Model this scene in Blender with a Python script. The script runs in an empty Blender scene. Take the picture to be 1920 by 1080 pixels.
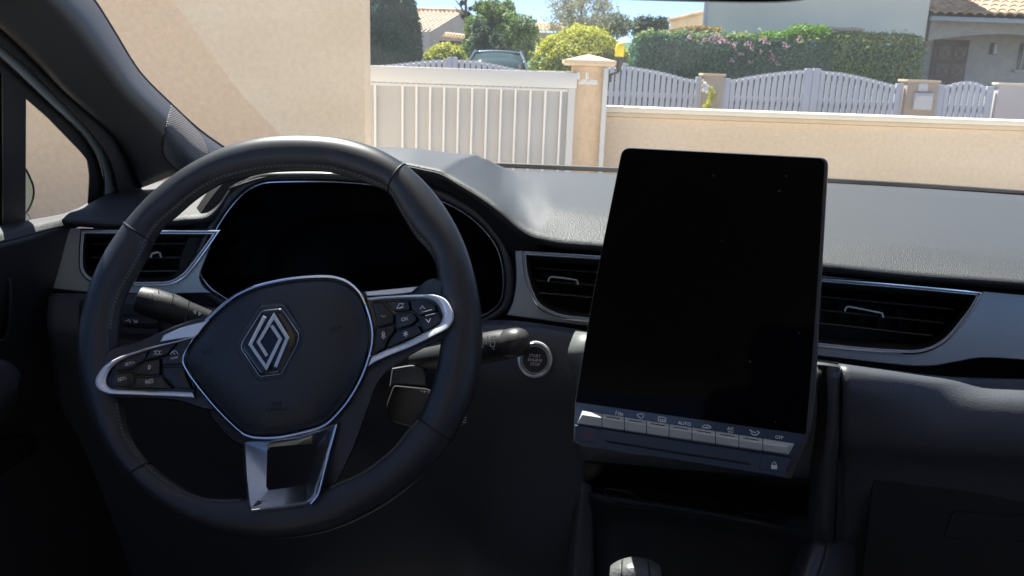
import bpy, bmesh, math, random
from mathutils import Vector, Matrix
from mathutils.noise import noise as pnoise
R = math.radians
random.seed(7)
C = bpy.context.scene.collection
sc = bpy.context.scene

# ------------------------------------------------------------------ camera, sky, sun, exposure
FPX = 1600.0                       # focal length in photo pixels (photo 1920 wide)
EYE = Vector((0, 0, 1.25))
PITCH = math.atan(415 / FPX)
ROT = Matrix.Rotation(math.pi/2 - PITCH, 3, 'X') @ Matrix.Rotation(R(2.0), 3, 'Z')
cam = bpy.data.cameras.new('camera'); camo = bpy.data.objects.new('camera', cam); C.objects.link(camo)
camo.matrix_world = Matrix.Translation(EYE) @ ROT.to_4x4()
cam.sensor_width = 36; cam.lens = 36 * FPX / 1920
cam.clip_start = 0.02; cam.clip_end = 3000
cam.dof.use_dof = True; cam.dof.focus_distance = 0.95; cam.dof.aperture_fstop = 20
sc.camera = camo
SUN_AZ, SUN_EL = R(-28), R(59)
w = bpy.data.worlds.new("World"); sc.world = w; w.use_nodes = True
nt = w.node_tree; bg = nt.nodes['Background']; sky = nt.nodes.new('ShaderNodeTexSky')
sky.sky_type = 'NISHITA'; sky.sun_disc = False; sky.sun_elevation = SUN_EL; sky.sun_rotation = SUN_AZ
sky.air_density = 0.32; sky.dust_density = 0.15; sky.ozone_density = 1.5
nt.links.new(sky.outputs[0], bg.inputs[0]); bg.inputs[1].default_value = 0.092
sl = bpy.data.lights.new('sun', 'SUN'); sl.energy = 4.3; sl.angle = R(0.5); sl.color = (1, .95, .86)
so = bpy.data.objects.new('sun', sl); C.objects.link(so)
so.rotation_euler = Vector((math.sin(SUN_AZ)*math.cos(SUN_EL), math.cos(SUN_AZ)*math.cos(SUN_EL), math.sin(SUN_EL))).to_track_quat('Z', 'Y').to_euler()
so.location = (0, 0, 30)
sc.view_settings.view_transform = 'Standard'; sc.view_settings.look = 'None'
sc.view_settings.exposure = 1.6; sc.view_settings.gamma = 1
try:
    sc.cycles.max_bounces = 8; sc.cycles.transparent_max_bounces = 12
except Exception: pass

# ------------------------------------------------------------------ measuring helpers
YAW = R(6)
FW = Vector((math.sin(YAW), math.cos(YAW), 0)); RT = Vector((math.cos(YAW), -math.sin(YAW), 0)); UP = Vector((0, 0, 1))
def ray(x, y): return ROT @ Vector(((x-960)/FPX, -(y-540)/FPX, -1))
def PD(x, y, d):
    r = ray(x, y); return EYE + r * (d / r.dot(FW))
def PZ(x, y, z):
    r = ray(x, y); return EYE + r * (z / r.z)
def PY(x, y, Y):
    r = ray(x, y); return EYE + r * (Y / r.y)
def CF(s, d, z): return EYE + RT*s + FW*d + UP*z      # car frame: right, forward, up from the eye
class Plane:
    def __init__(s, p, n): s.p = p; s.n = n.normalized()
    def on(s, x, y, off=0):
        r = ray(x, y); return EYE + r * ((s.p + s.n*off - EYE).dot(s.n) / r.dot(s.n))
def dash_plane(x, y, d, tilt, turn=0):
    n = -FW*math.cos(R(tilt)) + UP*math.sin(R(tilt))
    n = Matrix.Rotation(R(turn), 3, 'Z') @ n
    return Plane(PD(x, y, d), n)

# ------------------------------------------------------------------ materials
def mat(name, col, rough=.5, metal=0, bump=None, var=None, coat=0, spec=.5, aniso=0, sheen=0):
    m = bpy.data.materials.new(name); m.use_nodes = True; t = m.node_tree; b = t.nodes['Principled BSDF']
    b.inputs['Base Color'].default_value = (*col, 1); b.inputs['Roughness'].default_value = rough
    b.inputs['Metallic'].default_value = metal; b.inputs['Coat Weight'].default_value = coat
    b.inputs['Specular IOR Level'].default_value = spec
    b.inputs['Coat Roughness'].default_value = .05
    tc = t.nodes.new('ShaderNodeTexCoord')
    if var:                                   # (scale, amount, detail)
        n = t.nodes.new('ShaderNodeTexNoise'); n.inputs['Scale'].default_value = var[0]; n.inputs['Detail'].default_value = 6
        t.links.new(tc.outputs['Object'], n.inputs['Vector'])
        r = t.nodes.new('ShaderNodeValToRGB')
        r.color_ramp.elements[0].position = .3; r.color_ramp.elements[1].position = .7
        r.color_ramp.elements[0].color = (*[c*(1-var[1]) for c in col], 1); r.color_ramp.elements[1].color = (*[min(1, c*(1+var[1])) for c in col], 1)
        t.links.new(n.outputs[0], r.inputs[0]); t.links.new(r.outputs[0], b.inputs['Base Color'])
    if bump:                                  # (kind, scale, strength, distance)
        if bump[0] == 'grain':
            n = t.nodes.new('ShaderNodeTexVoronoi'); n.inputs['Scale'].default_value = bump[1]; n.feature = 'SMOOTH_F1'
            o = n.outputs['Distance']
        elif bump[0] == 'wave':
            n = t.nodes.new('ShaderNodeTexWave'); n.inputs['Scale'].default_value = bump[1]; n.bands_direction = 'Z'; o = n.outputs['Fac']
        elif bump[0] == 'wavex':
            n = t.nodes.new('ShaderNodeTexWave'); n.inputs['Scale'].default_value = bump[1]; n.bands_direction = 'X'; o = n.outputs['Fac']
        else:
            n = t.nodes.new('ShaderNodeTexNoise'); n.inputs['Scale'].default_value = bump[1]; n.inputs['Detail'].default_value = 5; o = n.outputs[0]
        t.links.new(tc.outputs['Object'], n.inputs['Vector'])
        bp = t.nodes.new('ShaderNodeBump'); bp.inputs['Strength'].default_value = bump[2]; bp.inputs['Distance'].default_value = bump[3]
        t.links.new(o, bp.inputs['Height']); t.links.new(bp.outputs[0], b.inputs['Normal'])
    return m
def leafmat(name, c0, c1, c2=None, rough=.6):
    m = bpy.data.materials.new(name); m.use_nodes = True; t = m.node_tree; b = t.nodes['Principled BSDF']
    g = t.nodes.new('ShaderNodeNewGeometry'); r = t.nodes.new('ShaderNodeValToRGB')
    r.color_ramp.elements[0].color = (*c0, 1); r.color_ramp.elements[1].color = (*c1, 1)
    if c2:
        e = r.color_ramp.elements.new(.9); e.color = (*c1, 1); r.color_ramp.elements[-1].color = (*c2, 1)
        r.color_ramp.elements[1].position = .88; r.color_ramp.elements[-1].position = .93
    t.links.new(g.outputs['Random Per Island'], r.inputs[0]); t.links.new(r.outputs[0], b.inputs['Base Color'])
    b.inputs['Roughness'].default_value = rough
    tr = t.nodes.new('ShaderNodeBsdfTranslucent'); t.links.new(r.outputs[0], tr.inputs[0])
    mx = t.nodes.new('ShaderNodeMixShader'); mx.inputs[0].default_value = .35
    t.links.new(b.outputs[0], mx.inputs[1]); t.links.new(tr.outputs[0], mx.inputs[2])
    t.links.new(mx.outputs[0], t.nodes['Material Output'].inputs[0])
    return m
def glassmat(name, tint=(.93, .97, .96), refl=1.0, film=0):
    m = bpy.data.materials.new(name); m.use_nodes = True; t = m.node_tree; t.nodes.clear()
    o = t.nodes.new('ShaderNodeOutputMaterial'); tr = t.nodes.new('ShaderNodeBsdfTransparent'); tr.inputs[0].default_value = (*tint, 1)
    gl = t.nodes.new('ShaderNodeBsdfGlossy'); gl.inputs['Roughness'].default_value = .02
    ge = t.nodes.new('ShaderNodeNewGeometry'); dp = t.nodes.new('ShaderNodeVectorMath'); dp.operation = 'DOT_PRODUCT'
    t.links.new(ge.outputs['Incoming'], dp.inputs[0]); t.links.new(ge.outputs['Normal'], dp.inputs[1]); q = dp.outputs['Value']
    for op, v in (('ABSOLUTE', 0), ('MULTIPLY_ADD', 0), ('POWER', 5.0), ('MULTIPLY_ADD', 1)):
        n = t.nodes.new('ShaderNodeMath'); n.operation = op; t.links.new(q, n.inputs[0]); q = n.outputs[0]
        if op == 'MULTIPLY_ADD': n.inputs[1].default_value, n.inputs[2].default_value = ((-1, 1) if v == 0 else (.9, .05))
        if op == 'POWER': n.inputs[1].default_value = v
    mu = t.nodes.new('ShaderNodeMath'); mu.operation = 'MULTIPLY'; mu.inputs[1].default_value = refl
    mx = t.nodes.new('ShaderNodeMixShader'); t.links.new(q, mu.inputs[0]); t.links.new(mu.outputs[0], mx.inputs[0])
    t.links.new(tr.outputs[0], mx.inputs[1]); t.links.new(gl.outputs[0], mx.inputs[2])
    if film:                                   # thin uneven dust film that catches the sun
        tc = t.nodes.new('ShaderNodeTexCoord'); nz = t.nodes.new('ShaderNodeTexNoise'); nz.inputs['Scale'].default_value = 5; nz.inputs['Detail'].default_value = 5
        t.links.new(tc.outputs['Object'], nz.inputs['Vector']); mr = t.nodes.new('ShaderNodeMapRange'); mr.inputs[1].default_value = .3; mr.inputs[2].default_value = .7
        mr.inputs[3].default_value = film*.5; mr.inputs[4].default_value = film*1.6; t.links.new(nz.outputs[0], mr.inputs[0])
        tl = t.nodes.new('ShaderNodeBsdfTranslucent'); tl.inputs[0].default_value = (.9, .95, 1, 1); m2 = t.nodes.new('ShaderNodeMixShader')
        t.links.new(mr.outputs[0], m2.inputs[0]); t.links.new(mx.outputs[0], m2.inputs[1]); t.links.new(tl.outputs[0], m2.inputs[2]); mx = m2
    t.links.new(mx.outputs[0], o.inputs[0])
    return m
M = dict(
 pad=mat('grained dash plastic', (.047, .051, .056), .52, bump=('grain', 900, .7, .0009)),
 leather=mat('smooth dark leather', (.025, .029, .038), .40, bump=('noise', 900, .12, .0004), var=(30, .12)),
 hub=mat('fine grained dark plastic', (.024, .029, .038), .45, bump=('grain', 520, .35, .0007)),
 dark=mat('dark plastic', (.024, .025, .029), .5, bump=('noise', 700, .2, .0004)),
 darker=mat('matt black plastic', (.006, .006, .007), .6),
 lower=mat('soft dark blue grey plastic', (.075, .082, .10), .42, bump=('grain', 500, .25, .0007)),
 fascia=mat('satin grey fascia paint', (.52, .58, .61), .38, .4, var=(8, .05)),
 trim=mat('bright trim paint', (.90, .93, .98), .22, .25),
 chrome=mat('bright chrome', (.90, .92, .96), .16, 1),
 satin=mat('satin silver', (.62, .65, .7), .3, 1),
 gloss=mat('gloss black', (.004, .004, .005), .06, coat=.3),
 screen=mat('black display glass', (.002, .002, .003), .05, spec=.05),
 cluster=mat('cluster display glass', (.0015, .0015, .002), .2, spec=.02),
 bezel=mat('dark satin bezel', (.05, .048, .05), .3),
 key=mat('silver key', (.72, .73, .70), .32, .25),
 keybar=mat('blue black satin bar', (.045, .06, .10), .35),  # base raised to carry the bluish window reflections
 button=mat('satin black button', (.022, .022, .026), .38),
 print=mat('pale grey print', (.9, .9, .9), .5),
 dimprint=mat('embossed dark print', (.008, .008, .01), .6),
 red=mat('red print', (.5, .03, .02), .5),
 white=mat('white print', (.85, .85, .85), .5),
 stitch=mat('grey brown thread', (.17, .16, .145), .8),
 grey=mat('grey body paint', (.3, .33, .33), .35, .1),
 rubber=mat('black rubber', (.012, .011, .012), .65),
 pillar=mat('dark pillar trim', (.045, .048, .052), .5, bump=('noise', 900, .25, .0004)),
 grille=mat('fine speaker grille', (.075, .082, .095), .4, bump=('wave', 120, 1.0, .006)),
 seat=mat('grey seat cloth', (.14, .14, .15), .9),
 stackp=mat('grey grained side plastic', (.13, .14, .145), .45),
 barw=mat('bright white gate bar', (.8, .8, .8), .4),
 pierm=mat('ochre pier render', (.68, .51, .34), .9, bump=('noise', 90, .5, .015), var=(18, .08)),
 lining=mat('pale grey headliner', (.5, .5, .5), .9),
 cloth=mat('dark headlining', (.03, .03, .032), .9),
 # outside
 stucco=mat('warm stucco', (.69, .565, .415), .9, bump=('noise', 110, .45, .012), var=(30, .055)),
 stuccol=mat('pale stucco house', (.66, .50, .36), .9, bump=('noise', 22, .6, .03), var=(2.2, .09)),
 stone=mat('pale cast stone', (.60, .48, .33), .85, bump=('noise', 40, .2, .01), var=(5, .06)),
 cap=mat('white coping', (.70, .65, .54), .8, var=(3, .05)),
 pier=mat('beige pier render', (.44, .36, .29), .9, var=(4, .06)),
 wgate=mat('white lacquered metal', (.57, .59, .61), .4),
 pgate=mat('white pvc slats', (.50, .535, .61), .4),
 sheet=mat('pale mauve gate sheet', (.46, .46, .465), .5),
 asphalt=mat('sunlit road', (.20, .185, .175), .95, bump=('noise', 90, .5, .01), var=(1.2, .12)),
 paving=mat('light beige paving', (.68, .60, .50), .9, var=(2, .08)),
 soil=mat('garden ground', (.16, .14, .09), .95, var=(1.5, .3)),
 housegrey=mat('grey rendered wall', (.80, .81, .69), .9, bump=('noise', 25, .3, .02), var=(.6, .05)),
 housemauve=mat('mauve grey rendered wall', (.54, .51, .51), .9, var=(1, .05)),
 houseb=mat('porch wall render', (.45, .44, .41), .95, bump=('noise', 30, .6, .03), var=(6, .10)),
 tile=mat('terracotta canal tile', (.52, .36, .23), .85, var=(3.5, .30), bump=('noise', 14, .4, .02)),
 gutter=mat('grey blue gutter', (.4, .45, .48), .5),
 wood=mat('brown door wood', (.09, .055, .042), .6, var=(6, .2)),
 woodl=mat('pale carved door panel', (.19, .14, .10), .6),
 carpaint=mat('blue grey car paint', (.16, .22, .27), .25, .6, coat=.8),
 carglass=mat('dark car window', (.05, .085, .095), .08, spec=.8),
 iron=mat('dark iron', (.02, .02, .02), .5),
 yellow=mat('yellow lamp cover', (.85, .68, .02), .35),
 bark=mat('bark', (.10, .075, .055), .9, bump=('noise', 12, .5, .02)),
 pane=mat('house window pane', (.05, .06, .07), .1),
 hillgreen=mat('green hill', (.05, .11, .05), .95, var=(.05, .3)),
)
L = dict(
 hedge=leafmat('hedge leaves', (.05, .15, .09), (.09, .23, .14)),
 hedgetop=leafmat('sunlit top leaves', (.22, .30, .07), (.36, .44, .12)),  # lighter leaves for hedge tops; sunlight put into the leaf colour
 cypress=leafmat('cypress leaves', (.025, .08, .06), (.05, .14, .10)),
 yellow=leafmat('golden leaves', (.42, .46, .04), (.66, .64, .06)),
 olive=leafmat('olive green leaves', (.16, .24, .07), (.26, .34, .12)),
 tree=leafmat('green tree leaves', (.12, .21, .05), (.22, .33, .10), (.40, .46, .3)),
 willow=leafmat('grey green leaves', (.28, .31, .22), (.42, .43, .34)),
 pine=leafmat('dark pine leaves', (.05, .10, .07), (.09, .15, .10)),
 bright=leafmat('bright green leaves', (.12, .28, .02), (.22, .42, .04)),
 pink=leafmat('pink petals', (.55, .28, .40), (.65, .4, .5)),
 red=leafmat('reddish leaves', (.28, .12, .06), (.40, .2, .1)),
 core=mat('hedge inner twigs', (.03, .07, .045), .9, var=(3, .3)),
 ycore=mat('golden bush twigs', (.10, .11, .02), .9, var=(3, .3)),
)
_t = M['screen'].node_tree; _v = _t.nodes.new('ShaderNodeTexVoronoi'); _v.inputs['Scale'].default_value = 55
_tc = _t.nodes.new('ShaderNodeTexCoord'); _t.links.new(_tc.outputs['Object'], _v.inputs['Vector']); _r = _t.nodes.new('ShaderNodeValToRGB')
_r.color_ramp.elements[0].color = (.07, .07, .07, 1); _r.color_ramp.elements[1].color = (.002, .002, .003, 1); _r.color_ramp.elements[0].position = .045; _r.color_ramp.elements[1].position = .065
_t.links.new(_v.outputs['Distance'], _r.inputs[0]); _t.links.new(_r.outputs[0], _t.nodes['Principled BSDF'].inputs['Base Color'])
WS = glassmat('windscreen glass', (.94, .98, .97), .07, .018)
SG = glassmat('side glass', (.95, .96, .95), .4)

# ------------------------------------------------------------------ object helpers
def link(o, parent=None):
    C.objects.link(o)
    if parent:
        o.parent = parent
        pw = Vector((0, 0, 0)); q = parent
        while q: pw += q.location; q = q.parent
        o.matrix_parent_inverse = Matrix.Identity(4)
        o.location = -pw
    return o
def thing(name, label, cat, loc, group=None, kind=None):
    o = bpy.data.objects.new(name, None); o.empty_display_size = .05; C.objects.link(o); o.location = loc
    o['label'] = label; o['category'] = cat
    if group: o['group'] = group
    if kind: o['kind'] = kind
    return o
def tag(o, label=None, cat=None, group=None, kind=None):
    if label: o['label'] = label
    if cat: o['category'] = cat
    if group: o['group'] = group
    if kind: o['kind'] = kind
    return o
def obj(name, bm, m, parent=None, sharp=38, label=None):
    bmesh.ops.remove_doubles(bm, verts=bm.verts, dist=1e-6)
    bmesh.ops.recalc_face_normals(bm, faces=bm.faces)
    a = R(sharp)
    for f in bm.faces: f.smooth = True
    for e in bm.edges:
        if len(e.link_faces) == 2: e.smooth = e.calc_face_angle(0) < a
    me = bpy.data.meshes.new(name); bm.to_mesh(me); bm.free()
    for x in (m if isinstance(m, (list, tuple)) else [m]): me.materials.append(x)
    o = bpy.data.objects.new(name, me); link(o, parent)
    if label: o['label'] = label
    return o
def cr(p0, p1, p2, p3, t):
    t2 = t*t; t3 = t2*t
    return ((p1*2) + (p2-p0)*t + (p0*2-p1*5+p2*4-p3)*t2 + (p1*3-p0-p2*3+p3)*t3) * .5
def V2(p): return Vector((p[0], p[1]))
def smooth(pts, n=6, closed=True):
    """Catmull-Rom through px points; a point with a third item is a corner."""
    N = len(pts); out = []
    for i in range(N if closed else N-1):
        p1, p2 = pts[i], pts[(i+1) % N]
        a = V2(p1); b = V2(p2)
        p0 = V2(pts[(i-1) % N]) if (closed or i > 0) else a
        p3 = V2(pts[(i+2) % N]) if (closed or i < N-2) else b
        if len(p1) > 2: p0 = a - (b-a)
        if len(p2) > 2: p3 = b + (b-a)
        # limit overshoot with uneven spacing
        l = (b-a).length + 1e-9
        for_ = (a-p0).length
        if for_ > l: p0 = a + (p0-a)*(l/for_)
        g = (p3-b).length
        if g > l: p3 = b + (p3-b)*(l/g)
        for k in range(n): out.append(cr(p0, a, b, p3, k/n))
    if not closed: out.append(V2(pts[-1]))
    return out
def rpoly(pts, r, n=5):
    """polygon with rounded corners; r in px (number or per-point list)"""
    out = []; N = len(pts)
    for i in range(N):
        p = V2(pts[i]); a = V2(pts[i-1]); b = V2(pts[(i+1) % N])
        rr = r[i] if isinstance(r, (list, tuple)) else r
        rr = min(rr, (a-p).length*.48, (b-p).length*.48)
        if rr < .3: out.append(p); continue
        s = p + (a-p).normalized()*rr; e = p + (b-p).normalized()*rr
        for k in range(n+1):
            t = k/n; out.append(s*(1-t)**2 + p*2*t*(1-t) + e*t*t)
    return out
def inset(poly, d):
    """px polygon moved inwards by d (negative: outwards)"""
    P = [V2(p) for p in poly]; N = len(P)
    A = sum(P[i].x*P[(i+1) % N].y - P[(i+1) % N].x*P[i].y for i in range(N))
    s = 1 if A > 0 else -1; out = []
    for i in range(N):
        a = P[i]-P[i-1]; b = P[(i+1) % N]-P[i]
        if a.length < 1e-6: a = b
        if b.length < 1e-6: b = a
        a = a.normalized(); b = b.normalized(); n1 = Vector((-a.y, a.x))*s; n2 = Vector((-b.y, b.x))*s
        n = n1+n2; n = n.normalized() if n.length > 1e-4 else n1
        k = 1/max(.5, n.dot(n1)); out.append(P[i]+n*d*k)
    return out
def fill(bm, loops):
    es = []
    for vs in loops:
        for i in range(len(vs)):
            e = bm.edges.get((vs[i], vs[(i+1) % len(vs)])) or bm.edges.new((vs[i], vs[(i+1) % len(vs)]))
            es.append(e)
    bmesh.ops.triangle_fill(bm, use_beauty=True, use_dissolve=False, edges=es)
def bridge(bm, a, b):
    n = len(a)
    for i in range(n):
        try: bm.faces.new((a[i], a[(i+1) % n], b[(i+1) % n], b[i]))
        except ValueError: pass
def solid(name, poly, pl, prof, m, parent, holes=(), sharp=38, back=True):
    """prof = [(inset px, offset m), ...] outer/back first; last ring is filled. holes: px polygons cut straight."""
    bm = bmesh.new(); rings = []
    for ins, off in prof:
        q = inset(poly, ins) if ins else poly
        rings.append([bm.verts.new(pl.on(p[0], p[1], off)) for p in q])
    for a, b in zip(rings, rings[1:]): bridge(bm, a, b)
    loops = [rings[-1]]; hb = []
    for h in holes:
        f = [bm.verts.new(pl.on(p[0], p[1], prof[-1][1])) for p in h]
        g = [bm.verts.new(pl.on(p[0], p[1], prof[0][1])) for p in inset(h, 1.0)]
        bridge(bm, f, g); loops.append(f); hb.append(g)
    fill(bm, loops)
    if back and not holes: fill(bm, [rings[0]])
    return obj(name, bm, m, parent, sharp)
def ringsolid(name, outer, inner, pl, h, m, parent, base=0, mid=None, sharp=50):
    """raised band between two px loops with the same point count, rounded top"""
    bm = bmesh.new()
    prof = [(0, base), (.12, base+h*.75), (.35, base+h), (.65, base+h), (.88, base+h*.75), (1, base)]
    R_ = []
    for t, o in prof:
        R_.append([bm.verts.new(pl.on(*(V2(a)*(1-t)+V2(b)*t), o)) for a, b in zip(outer, inner)])
    for a, b in zip(R_, R_[1:]): bridge(bm, a, b)
    return obj(name, bm, m, parent, sharp)
def band(name, poly, wpx, pl, h, m, parent, base=0):
    return ringsolid(name, inset(poly, -wpx/2), inset(poly, wpx/2), pl, h, m, parent, base)
def tube(bm, pts, rad, seg=8, closed=False, flat=None, cap=True):
    """pts 3D; rad number/list; flat=(normal, ratio) squashes along normal"""
    n = len(pts); rings = []
    ref = None
    for i in range(n):
        a = pts[(i-1) % n] if (closed or i) else pts[0]; b = pts[(i+1) % n] if (closed or i < n-1) else pts[-1]
        t = (b-a).normalized()
        if flat: u = flat[0] - t*flat[0].dot(t)
        elif ref is None: u = t.orthogonal()
        else: u = ref - t*ref.dot(t)
        u.normalize(); ref = u; v = t.cross(u)
        r = rad[i] if isinstance(rad, (list, tuple)) else rad
        k = flat[1] if flat else 1
        rings.append([bm.verts.new(pts[i] + u*math.cos(j*2*math.pi/seg)*r*k + v*math.sin(j*2*math.pi/seg)*r) for j in range(seg)])
    for i in range(n if closed else n-1): bridge(bm, rings[i], rings[(i+1) % n])
    if cap and not closed:
        bm.faces.new(rings[0]); bm.faces.new(rings[-1])
def strip(name, px, pl, wpx, h, m, parent, base=0, sm=True, n=6):
    """raised rounded bar along an open px path; wpx = width in px"""
    q = smooth(px, n, False) if sm else [V2(p) for p in px]
    bm = bmesh.new(); pr = [(-.5, 0), (-.42, .7), (-.2, 1), (.2, 1), (.42, .7), (.5, 0)]; cols = []
    for i, p in enumerate(q):
        a = q[max(0, i-1)]; b = q[min(len(q)-1, i+1)]; t = (b-a).normalized(); nn = Vector((-t.y, t.x))
        ww = wpx if not isinstance(wpx, (list, tuple)) else wpx[0]+(wpx[1]-wpx[0])*i/(len(q)-1)
        cols.append([bm.verts.new(pl.on(*(p+nn*k*ww), base+h*z)) for k, z in pr])
    for a, b in zip(cols, cols[1:]):
        for j in range(len(pr)-1): bm.faces.new((a[j], a[j+1], b[j+1], b[j]))
    bm.faces.new(cols[0]); bm.faces.new(cols[-1])
    return obj(name, bm, m, parent, 60)
def strokes(bm, paths, wpx, pl, off):
    for path in paths:
        q = [V2(p) for p in path]
        for i in range(len(q)-1):
            t = (q[i+1]-q[i])
            if t.length < 1e-6: continue
            t.normalize(); nn = Vector((-t.y, t.x))*wpx/2; e = t*wpx*.35
            a, b = q[i]-e, q[i+1]+e
            o = off + i*2e-6
            bm.faces.new([bm.verts.new(pl.on(*p, o)) for p in (a-nn, b-nn, b+nn, a+nn)])
def icon(name, paths, wpx, pl, off, m, parent):
    bm = bmesh.new(); strokes(bm, paths, wpx, pl, off); return obj(name, bm, m, parent)
def arcp(cx, cy, rx, ry=None, a0=0, a1=360, n=14, rot=0):
    ry = ry or rx; o = []
    for k in range(n+1):
        a = R(a0+(a1-a0)*k/n); x = rx*math.cos(a); y = -ry*math.sin(a); c, s = math.cos(R(rot)), math.sin(R(rot))
        o.append((cx+x*c+y*s, cy-x*s+y*c))
    return o
_fonts = {}
def text(name, s, cx, cy, hpx, ang, pl, off, m, parent, sx=1.0, lean=0, bold=0.0):
    """flat printed text centred on px (cx,cy); ang: degrees its baseline rises to the right; lean: degrees its uprights tip right"""
    cu = bpy.data.curves.new('t', 'FONT'); cu.body = s; cu.size = 1; cu.align_x = 'CENTER'; cu.align_y = 'CENTER'; cu.resolution_u = 3; cu.offset = bold
    o = bpy.data.objects.new('t', cu); C.objects.link(o); bpy.context.view_layer.update()
    me = o.to_mesh(); bm = bmesh.new(); bm.from_mesh(me); o.to_mesh_clear(); bpy.data.objects.remove(o); bpy.data.curves.remove(cu)
    ca, sa = math.cos(R(ang)), math.sin(R(ang)); cl, sl_ = math.cos(R(lean)), math.sin(R(lean)); k = hpx/.7
    ys = [v.co.y for v in bm.verts]; ym = (max(ys)+min(ys))/2
    for v in bm.verts:
        x, y = v.co.x*k*sx, (v.co.y-ym)*k
        v.co = pl.on(cx + x*ca + y*sl_, cy - x*sa - y*cl, off)
    return obj(name, bm, m, parent)
def loft(name, rows, m, parent, nu=6, nv=4, sharp=60, thick=.004, crease_rows=()):
    """rows of 3D control points (equal length) -> smooth sheet with thickness"""
    def resample(pts, n):
        o = []
        for i in range(len(pts)-1):
            p1, p2 = pts[i], pts[i+1]; p0 = pts[i-1] if i else p1*2-p2; p3 = pts[i+2] if i < len(pts)-2 else p2*2-p1
            l = (p2-p1).length+1e-9
            g = (p1-p0).length
            if g > l: p0 = p1+(p0-p1)*(l/g)
            g = (p3-p2).length
            if g > l: p3 = p2+(p3-p2)*(l/g)
            for k in range(n): o.append(cr(p0, p1, p2, p3, k/n))
        o.append(pts[-1]); return o
    rr = [resample(r, nu) for r in rows]
    cols = [resample([r[j] for r in rr], nv) if len(rr) > 2 else [rr[0][j].lerp(rr[1][j], k/nv) for k in range(nv+1)] for j in range(len(rr[0]))]
    bm = bmesh.new(); g = [[bm.verts.new(p) for p in c] for c in cols]
    for a, b in zip(g, g[1:]):
        for j in range(len(a)-1):
            try: bm.faces.new((a[j], a[j+1], b[j+1], b[j]))
            except ValueError: pass
    o = obj(name, bm, m, parent, sharp)
    if thick:
        s = o.modifiers.new('thickness', 'SOLIDIFY'); s.thickness = thick; s.offset = 0
    return o
def box(bm, c, sx, sy, sz, ax=None):
    """c centre; ax optional (x,y,z) axis vectors"""
    X, Y, Z = ax or (Vector((1, 0, 0)), Vector((0, 1, 0)), UP)
    v = [bm.verts.new(c + X*sx/2*i + Y*sy/2*j + Z*sz/2*k) for k in (-1, 1) for j in (-1, 1) for i in (-1, 1)]
    for f in ((0, 1, 3, 2), (4, 6, 7, 5), (0, 4, 5, 1), (2, 3, 7, 6), (0, 2, 6, 4), (1, 5, 7, 3)): bm.faces.new([v[i] for i in f])
def bevbox(name, c, sx, sy, sz, m, parent, b=.01, ax=None, seg=2):
    bm = bmesh.new(); box(bm, c, sx, sy, sz, ax)
    if b: bmesh.ops.bevel(bm, geom=bm.edges[:], offset=b, segments=seg, affect='EDGES', profile=.5)
    return obj(name, bm, m, parent)
CAX = (RT, FW, UP)

# ================================================================== CABIN SHELL
cabin = thing('car_cabin', 'dark cabin of the parked car around the windscreen, seen from inside', 'car interior', CF(.1, 0, -1.0))
bevbox('roof_lining', CF(.1, -.55, .325), 1.3, 2.6, .04, M['lining'], cabin, .01, CAX)
bevbox('cabin_floor', CF(.1, -.1, -.98), 1.8, 3.6, .05, M['darker'], cabin, .01, CAX)
bevbox('firewall', CF(.1, 1.62, -.61), 1.9, .05, .78, M['darker'], cabin, .01, CAX)
bevbox('rear_panel', CF(.1, -1.85, -.55), 1.5, .06, .85, M['cloth'], cabin, .01, CAX)
bevbox('sill_panel', CF(-.765, -.12, -.62), .04, 3.56, .72, M['cloth'], cabin, .01, CAX)
bevbox('door_panel', CF(.90, -.12, -.60), .05, 3.56, .80, M['cloth'], cabin, .01, CAX)
for s in (-.70, .88):
    bevbox('centre_pillar', CF(s, -.42, .05), .05, .16, .55, M['cloth'], cabin, .01, CAX)
    bevbox('rear_pillar', CF(s, -1.55, .05), .05, .5, .55, M['cloth'], cabin, .01, CAX)
bm = bmesh.new(); tube(bm, [CF(.77, .70, .31), CF(.84, 1.2, .10), CF(.90, 1.72, -.19)], .045, 10); obj('windscreen_pillar', bm, M['pillar'], cabin)
bm = bmesh.new()
g = [[bm.verts.new(CF(-.62+1.5*i/12, 1.78+.9*j/5, -.235-.05*(j/5)-.06*(j/5)**2 - .05*((i-6)/6)**2)) for j in range(6)] for i in range(13)]
for a, b in zip(g, g[1:]):
    for j in range(5): bm.faces.new((a[j], a[j+1], b[j+1], b[j]))
bo = obj('bonnet', bm, M['grey'], cabin); md = bo.modifiers.new('t', 'SOLIDIFY'); md.thickness = .02
# seats (behind the camera; they darken the cabin and its reflections)
for s_, lab in ((-.33, 'dark driver seat facing the steering wheel'), (.50, 'dark front passenger seat facing the glovebox')):
    st = thing('front_seat', lab, 'seat', CF(s_, -.3, -.95), 'front seats')
    bevbox('seat_base', CF(s_, -.02, -.62), .50, .50, .16, M['seat'], st, .05, CAX, 3)
    bevbox('backrest', CF(s_, -.38, -.28), .50, .14, .60, M['seat'], st, .05, (RT, (FW+UP*.25).normalized(), (UP-FW*.25).normalized()), 3)
    bevbox('headrest', CF(s_, -.50, .10), .27, .10, .18, M['seat'], st, .04, CAX, 3)
st = thing('rear_bench', 'dark rear bench seat across the back of the cabin', 'seat', CF(.1, -1.2, -.95))
bevbox('seat_base', CF(.1, -1.05, -.58), 1.3, .5, .18, M['seat'], st, .05, CAX, 3)
bevbox('backrest', CF(.1, -1.38, -.26), 1.3, .14, .62, M['seat'], st, .05, CAX, 3)
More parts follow.
